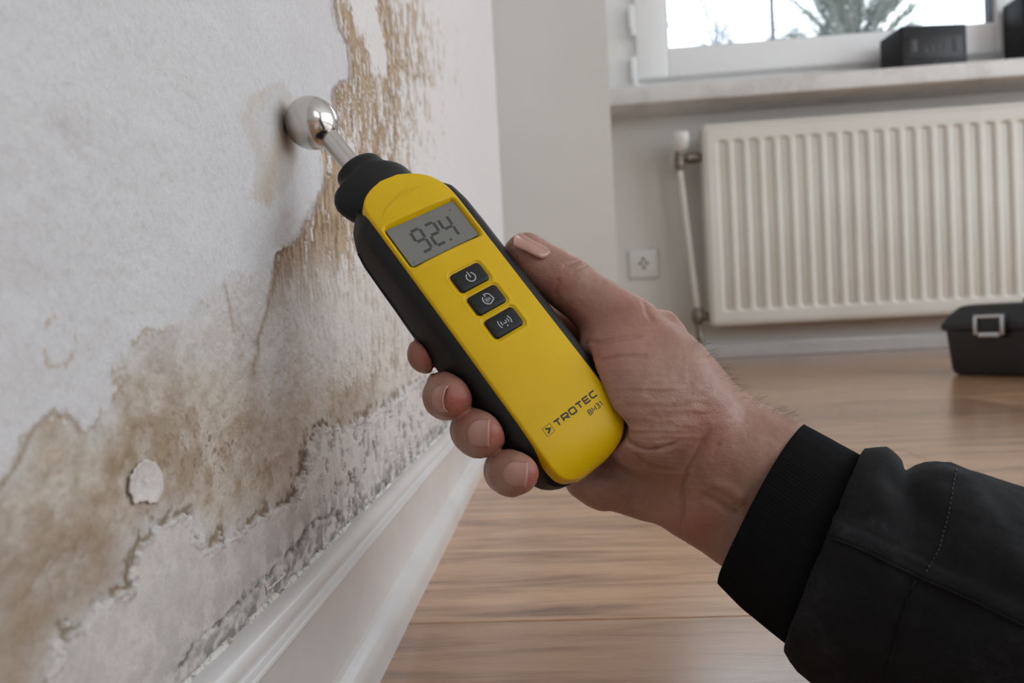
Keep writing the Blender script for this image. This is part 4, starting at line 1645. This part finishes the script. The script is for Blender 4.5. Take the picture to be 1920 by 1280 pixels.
hand = mesh_obj('hand', HV, HQ, M_SKIN, person)
fl = np.zeros(len(HV), np.float32)
for (fx, fy, r, a) in ((812, 660, 45, .75), (860, 752, 34, .8), (930, 815, 32, .8), (992, 892, 32, .8), (985, 480, 40, .35), (1040, 540, 40, .35), (1190, 590, 60, .25), (1120, 660, 50, .2), (1300, 985, 60, .25), (1340, 790, 70, .2), (1075, 600, 40, .5)):
    fl = np.maximum(fl, a * np.exp(-((hu - fx) / r) ** 2 - ((hv_ - fy) / r) ** 2))
atr = hand.data.attributes.new('flush', 'FLOAT', 'POINT')
atr.data.foreach_set('value', fl.astype(np.float32))

# ---- fingernails, laid on the flesh
bvh = BVHTree.FromPolygons([Vector(v_) for v_ in HV], HQ.tolist())


def nail(c_px, nrm_c, tip_c, L, W_, lift=.00035):
    """nail centre pixel, outward normal and tip direction in camera axes, length and width in mm"""
    o_ = Vector(CAM)
    hit, hn, _, _ = bvh.ray_cast(o_, Vector(R @ dcam(*c_px)))
    n_ = unit(R @ np.array(nrm_c, float))
    t_ = R @ np.array(tip_c, float)
    t_ = unit(t_ - t_.dot(n_) * n_)
    s_ = np.cross(n_, t_)
    c_ = np.array(hit)
    rows_, nu, nv = [], 15, 17
    for j in range(nv):
        tv = -1 + 2 * j / (nv - 1)
        wid = W_ / 2 * (1 - .42 * max(0, -tv) ** 3 - .06 * max(0, tv) ** 4)
        for i in range(nu):
            su = -1 + 2 * i / (nu - 1)
            bow = .13 * L * (1 - su * su) * (1 if tv > 0 else 1) * abs(tv) ** 2 * np.sign(tv)
            q = c_ + s_ * su * wid * .001 + t_ * (tv * L / 2 + bow) * .001
            h_, _, _, _ = bvh.ray_cast(Vector(q + n_ * .006), Vector(-n_), .02)
            qq = np.array(h_) if h_ is not None else q - n_ * .003
            dev = float((qq - q) @ n_)
            lim = -.0002 - .0016 * su * su - .0004 * tv * tv
            qq = q + n_ * np.clip(dev, lim, .0006)
            edge_ = max(abs(su), -tv if tv < 0 else tv * .0)
            qq = qq + n_ * (lift + .0002 * (1 - edge_ ** 4) + (.0004 * max(0, tv - .8) / .2) - .0005 * max(0, edge_ - .85) / .15)
            rows_.append(qq)
    G_ = np.array(rows_).reshape(nv, nu, 3)
    for _ in range(3):
        G_[1:-1, 1:-1] = .5 * G_[1:-1, 1:-1] + .125 * (G_[:-2, 1:-1] + G_[2:, 1:-1] + G_[1:-1, :-2] + G_[1:-1, 2:])
    nm_ = mesh_obj('fingernail', G_, grid_faces(nu, nv), M_NAIL, hand)
    so_ = nm_.modifiers.new('thick', 'SOLIDIFY')
    so_.thickness = .0003
    so_.offset = -1
    nm_.data.materials.append(M_NAILEDGE)
    for p_ in nm_.data.polygons:
        if p_.index // (nu - 1) >= nv - 2:
            p_.material_index = 1
    return nm_


nail((897, 812), (-.42, .10, .90), (.9, .02, .42), 6.6, 9.0)
nail((966, 889), (-.30, .12, .94), (.95, -.03, .30), 6.8, 7.9)
nail((823, 747), (-.80, -.02, .60), (.60, -.05, .80), 5.6, 8.8)
nail((997, 459), (.40, .84, .36), (-.84, .52, .0), 12.0, 10.5)

# ---- sleeve: rings around the forearm
def ring_frame(cpx, depth, nxt):
    c_ = at(cpx[0], cpx[1], depth)
    return c_


def sleeve_tube(path, n_th, fold, lean, beyond=()):
    """path: px, py, depth, half width mm across, half depth mm, slant mm"""
    P_ = np.array([at(*p[:3]) for p in path])
    path = list(path)
    for dxyz, a0, b0 in beyond:                       # the arm goes on out of the picture towards the elbow
        P_ = np.vstack([P_, P_[len(path) - 1 if dxyz is None else -1] + np.array(dxyz)])
        path.append((0, 0, 0, a0, b0, 0))
    nst = 90 if not beyond else 170
    seg = np.concatenate([[0], np.cumsum(np.linalg.norm(np.diff(P_, axis=0), axis=1))])
    sv = np.linspace(0, seg[-1], nst)
    ctr = np.stack([np.interp(sv, seg, P_[:, i]) for i in range(3)], 1)
    for _ in range(12):
        ctr[1:-1] = .5 * ctr[1:-1] + .25 * (ctr[:-2] + ctr[2:])
    a_ = np.interp(sv, seg, [p[3] for p in path])
    b_ = np.interp(sv, seg, [p[4] for p in path])
    sl_ = np.interp(sv, seg, [p[5] for p in path])
    view = R[:, 2]
    th = np.linspace(0, 2 * math.pi, n_th, endpoint=False)
    rings = []
    for i in range(nst):
        d = unit(ctr[min(i + 1, nst - 1)] - ctr[max(i - 1, 0)])
        e2 = unit(view - view.dot(d) * d)
        e1 = np.cross(e2, d)                         # across the arm, up in the picture
        if (R.T @ e1)[1] < 0:
            e1 = -e1
        rr = fold(th, sv[i], i / (nst - 1))
        ca, sa = np.cos(th), np.sin(th)
        ring_ = ctr[i] + (a_[i] * .001 + rr)[:, None] * ca[:, None] * e1 + (b_[i] * .001 + rr)[:, None] * sa[:, None] * e2 + d * (sl_[i] * .001 * ca - lean * .001 * max(0, 1 - sv[i] / .06) * sa)[:, None]
        rings.append(ring_)
    G_ = np.stack(rings)
    # turned-in edge at the opening
    cen = G_[0].mean(0)
    dirn = unit(ctr[2] - ctr[0])
    pre = [cen + (G_[0] - cen) * (1 - k) + dirn * dd for k, dd in ((.10, .020), (.085, .006), (.06, .0012), (.03, -.0004))]
    G_ = np.concatenate([np.stack(pre), G_])
    return G_, ctr, sv


def knit_fold(th, s_, f):
    return .00022 * np.cos(th * 150) + .0006 * np.sin(th * 3 + 1) + (.0012 * np.sin(f * math.pi))


G_, _, _ = sleeve_tube([(1427, 948, .2585, 33.6, 24, -5.0), (1480, 988, .2565, 34.6, 25, -5), (1560, 1042, .2535, 35.5, 26, -5), (1660, 1110, .250, 36, 27, -5)], 480, knit_fold, 9.0)
mesh_obj('knit_cuff', G_, grid_faces(G_.shape[1], G_.shape[0], True)[:, ::-1], M_KNIT, person)


def jacket_fold(th, s_, f):
    sm = s_ * 1000
    up = np.clip(np.cos(th), 0, 1) ** 2
    r_ = .0020 * np.exp(-((sm - 6) / 8) ** 2) * up - .0048 * np.exp(-((sm - 23) / 6) ** 2) * up + .0016 * np.exp(-((sm - 38) / 6) ** 2) * up
    r_ = r_ + .0016 * np.sin(th * 2 + sm * .05) * smooth(10, 40, np.array(sm)) + .0012 * np.sin(th * 5 + sm * .11 + 1.3) * smooth(15, 50, np.array(sm))
    r_ = r_ - .0030 * np.exp(-((sm - 52 - 18 * np.sin(th)) / 7) ** 2) * np.clip(np.sin(th), 0, 1)
    return r_


G_, _, sv = sleeve_tube([(1545, 1033, .2515, 39.0, 27.5, -6), (1572, 1050, .2505, 42.5, 30, -6), (1640, 1090, .248, 45.0, 33, -6), (1776, 1128, .243, 46, 36, -5), (1985, 1195, .235, 44, 38, 0), (2280, 1190, .222, 43, 40, 0)], 360, jacket_fold, 10.0, (((.05, -.07, .03), 45, 42), ((.07, -.12, .06), 50, 47), ((.06, -.14, .10), 56, 54)))
gu, gv, _ = proj(G_)
nrm_g = np.cross(np.roll(G_, -1, 1) - np.roll(G_, 1, 1), np.gradient(G_, axis=0))
nrm_g /= np.linalg.norm(nrm_g, axis=-1)[..., None] + 1e-12
cc = G_.mean(1, keepdims=True)
nrm_g *= np.sign(((G_ - cc) * nrm_g).sum(-1))[..., None]
fr = (nrm_g @ R)[..., 2] > 0.0
SEAM1 = [(1535, 1000), (1600, 1022), (1720, 1080), (1830, 1128), (1935, 1180), (2000, 1215)]
SEAM2 = [(1790, 870), (1784, 900), (1772, 970), (1755, 1030), (1728, 1078)]
SEAM3 = [(1716, 1085), (1700, 1130), (1680, 1200), (1650, 1300), (1640, 1340)]
hem = [(1624, 838), (1590, 895), (1555, 980), (1520, 1065), (1485, 1160), (1465, 1240)]
dz = np.zeros(gu.shape)
d1, s1, _ = line_d(gu, gv, SEAM1)
dz += np.where(s1 < 0, .0011 * (1 - smooth(24, 34, d1)), 0) * smooth(0, 3, d1) + .0005 * np.exp(-(d1 / 4) ** 2)
d2, s2, _ = line_d(gu, gv, SEAM2)
dz += -.0006 * np.exp(-(d2 / 5) ** 2) + .0004 * np.exp(-((d2 - 11) / 6) ** 2)
d3, s3, _ = line_d(gu, gv, SEAM3)
dz += np.where(s3 < 0, .0008 * smooth(0, 3, d3) * (1 - smooth(16, 40, d3)), 0)
d4, s4, r4 = line_d(gu, gv, [(1800, 880), (1850, 955), (1900, 1050), (1925, 1110)])
dz += np.where(s4 > 0, .0022 * np.exp(-(d4 / 55)), .0022 * np.exp(-(d4 / 18))) * np.clip(np.minimum(r4, 1 - r4) * 5, 0, 1)
d5, s5, r5 = line_d(gu, gv, [(1640, 870), (1680, 905), (1720, 930), (1745, 990)])
dz += -.0016 * np.exp(-(d5 / 22) ** 2) * np.clip(np.minimum(r5, 1 - r5) * 5, 0, 1)
dz += (fbm(gu / 60, gv / 45, 3, 77) - .5) * .0022
G_ = G_ + nrm_g * (dz * fr)[..., None]
zf_ = G_[..., 2] - .0015
G_[..., 2] = .0015 + .5 * (zf_ + np.sqrt(zf_ ** 2 + .003 ** 2))      # the cloth rests on the boards, never in them
sleeve = mesh_obj('jacket_sleeve', G_, grid_faces(G_.shape[1], G_.shape[0], True)[:, ::-1], M_CLOTH, person)
bv2 = BVHTree.FromPolygons([Vector(p) for p in G_.reshape(-1, 3)], grid_faces(G_.shape[1], G_.shape[0], True)[:, ::-1].tolist())


def on_sleeve(px, py, lift=.0003):
    h_, n_, _, _ = bv2.ray_cast(Vector(CAM), Vector(R @ dcam(px, py)))
    if h_ is None:
        return None
    n_ = np.array(n_)
    if n_ @ (CAM - np.array(h_)) < 0:
        n_ = -n_
    return np.array(h_) + n_ * lift


def resample(pts, step):
    pts = np.array(pts, float)
    seg = np.concatenate([[0], np.cumsum(np.hypot(*np.diff(pts, axis=0).T))])
    t = np.arange(0, seg[-1], step)
    return np.stack([np.interp(t, seg, pts[:, 0]), np.interp(t, seg, pts[:, 1])], 1)


for nm, line, lift in (('sleeve_seam', SEAM1, .0002), ('placket_seam', SEAM3, .0002)):
    pts = [on_sleeve(px, py, lift) for px, py in resample(line, 12)]
    pts = [p for p in pts if p is not None]
    tube(nm, pts, .0005, M_CLOTH, sleeve, 8)
# dashed stitches along the short seam
st_b = []
q = resample([(px + 5, py) for px, py in SEAM2], 9.0)
for i in range(0, len(q) - 1):
    a, b = on_sleeve(*q[i], .0002), on_sleeve(*(q[i] * .45 + q[i + 1] * .55), .0002)
    if a is not None and b is not None:
        st_b.append((a, b))
Vb, Fb = [], []
for a, b in st_b:
    branch(Vb, Fb, a, b, .00022, .00022)
if Vb:
    tag(mesh_obj('stitching', np.array(Vb), Fb, M_THREAD, sleeve), kind='stuff')

# ---- fine hairs on the back of the wrist
Vb, Fb = [], []
rim_l = resample([(1290, 645), (1320, 690), (1360, 735), (1400, 768), (1450, 790), (1485, 800)], 1.0)
for k in range(170):
    p0_ = rim_l[rng.integers(0, len(rim_l))]
    h_ = None
    for stp in np.arange(50, -40, -1.5):
        px, py = p0_ + np.array((.68, -.73)) * stp
        h_, n_, _, _ = bvh.ray_cast(Vector(CAM), Vector(R @ dcam(px, py)))
        if h_ is not None:
            break
    if h_ is None:
        continue
    stp -= 14 * rng.random() ** 2
    px, py = p0_ + np.array((.68, -.73)) * stp
    h_, n_, _, _ = bvh.ray_cast(Vector(CAM), Vector(R @ dcam(px, py)))
    if h_ is None:
        continue
    p = np.array(h_)
    n_ = np.array(n_)
    d = unit(n_ * .8 + R @ np.array((.55, .1, .1)) + rng.normal(0, .35, 3))
    bend = unit(R @ np.array((.6, -.5, 0)) + rng.normal(0, .2, 3))
    L = .0025 + .003 * rng.random()
    q0 = p
    for j in range(3):
        q1 = q0 + unit(d + bend * j * .35) * L / 3
        branch(Vb, Fb, q0, q1, .000022, .000018)
        q0 = q1
tag(mesh_obj('arm_hair', np.array(Vb), Fb, M_HAIR, hand), kind='stuff')
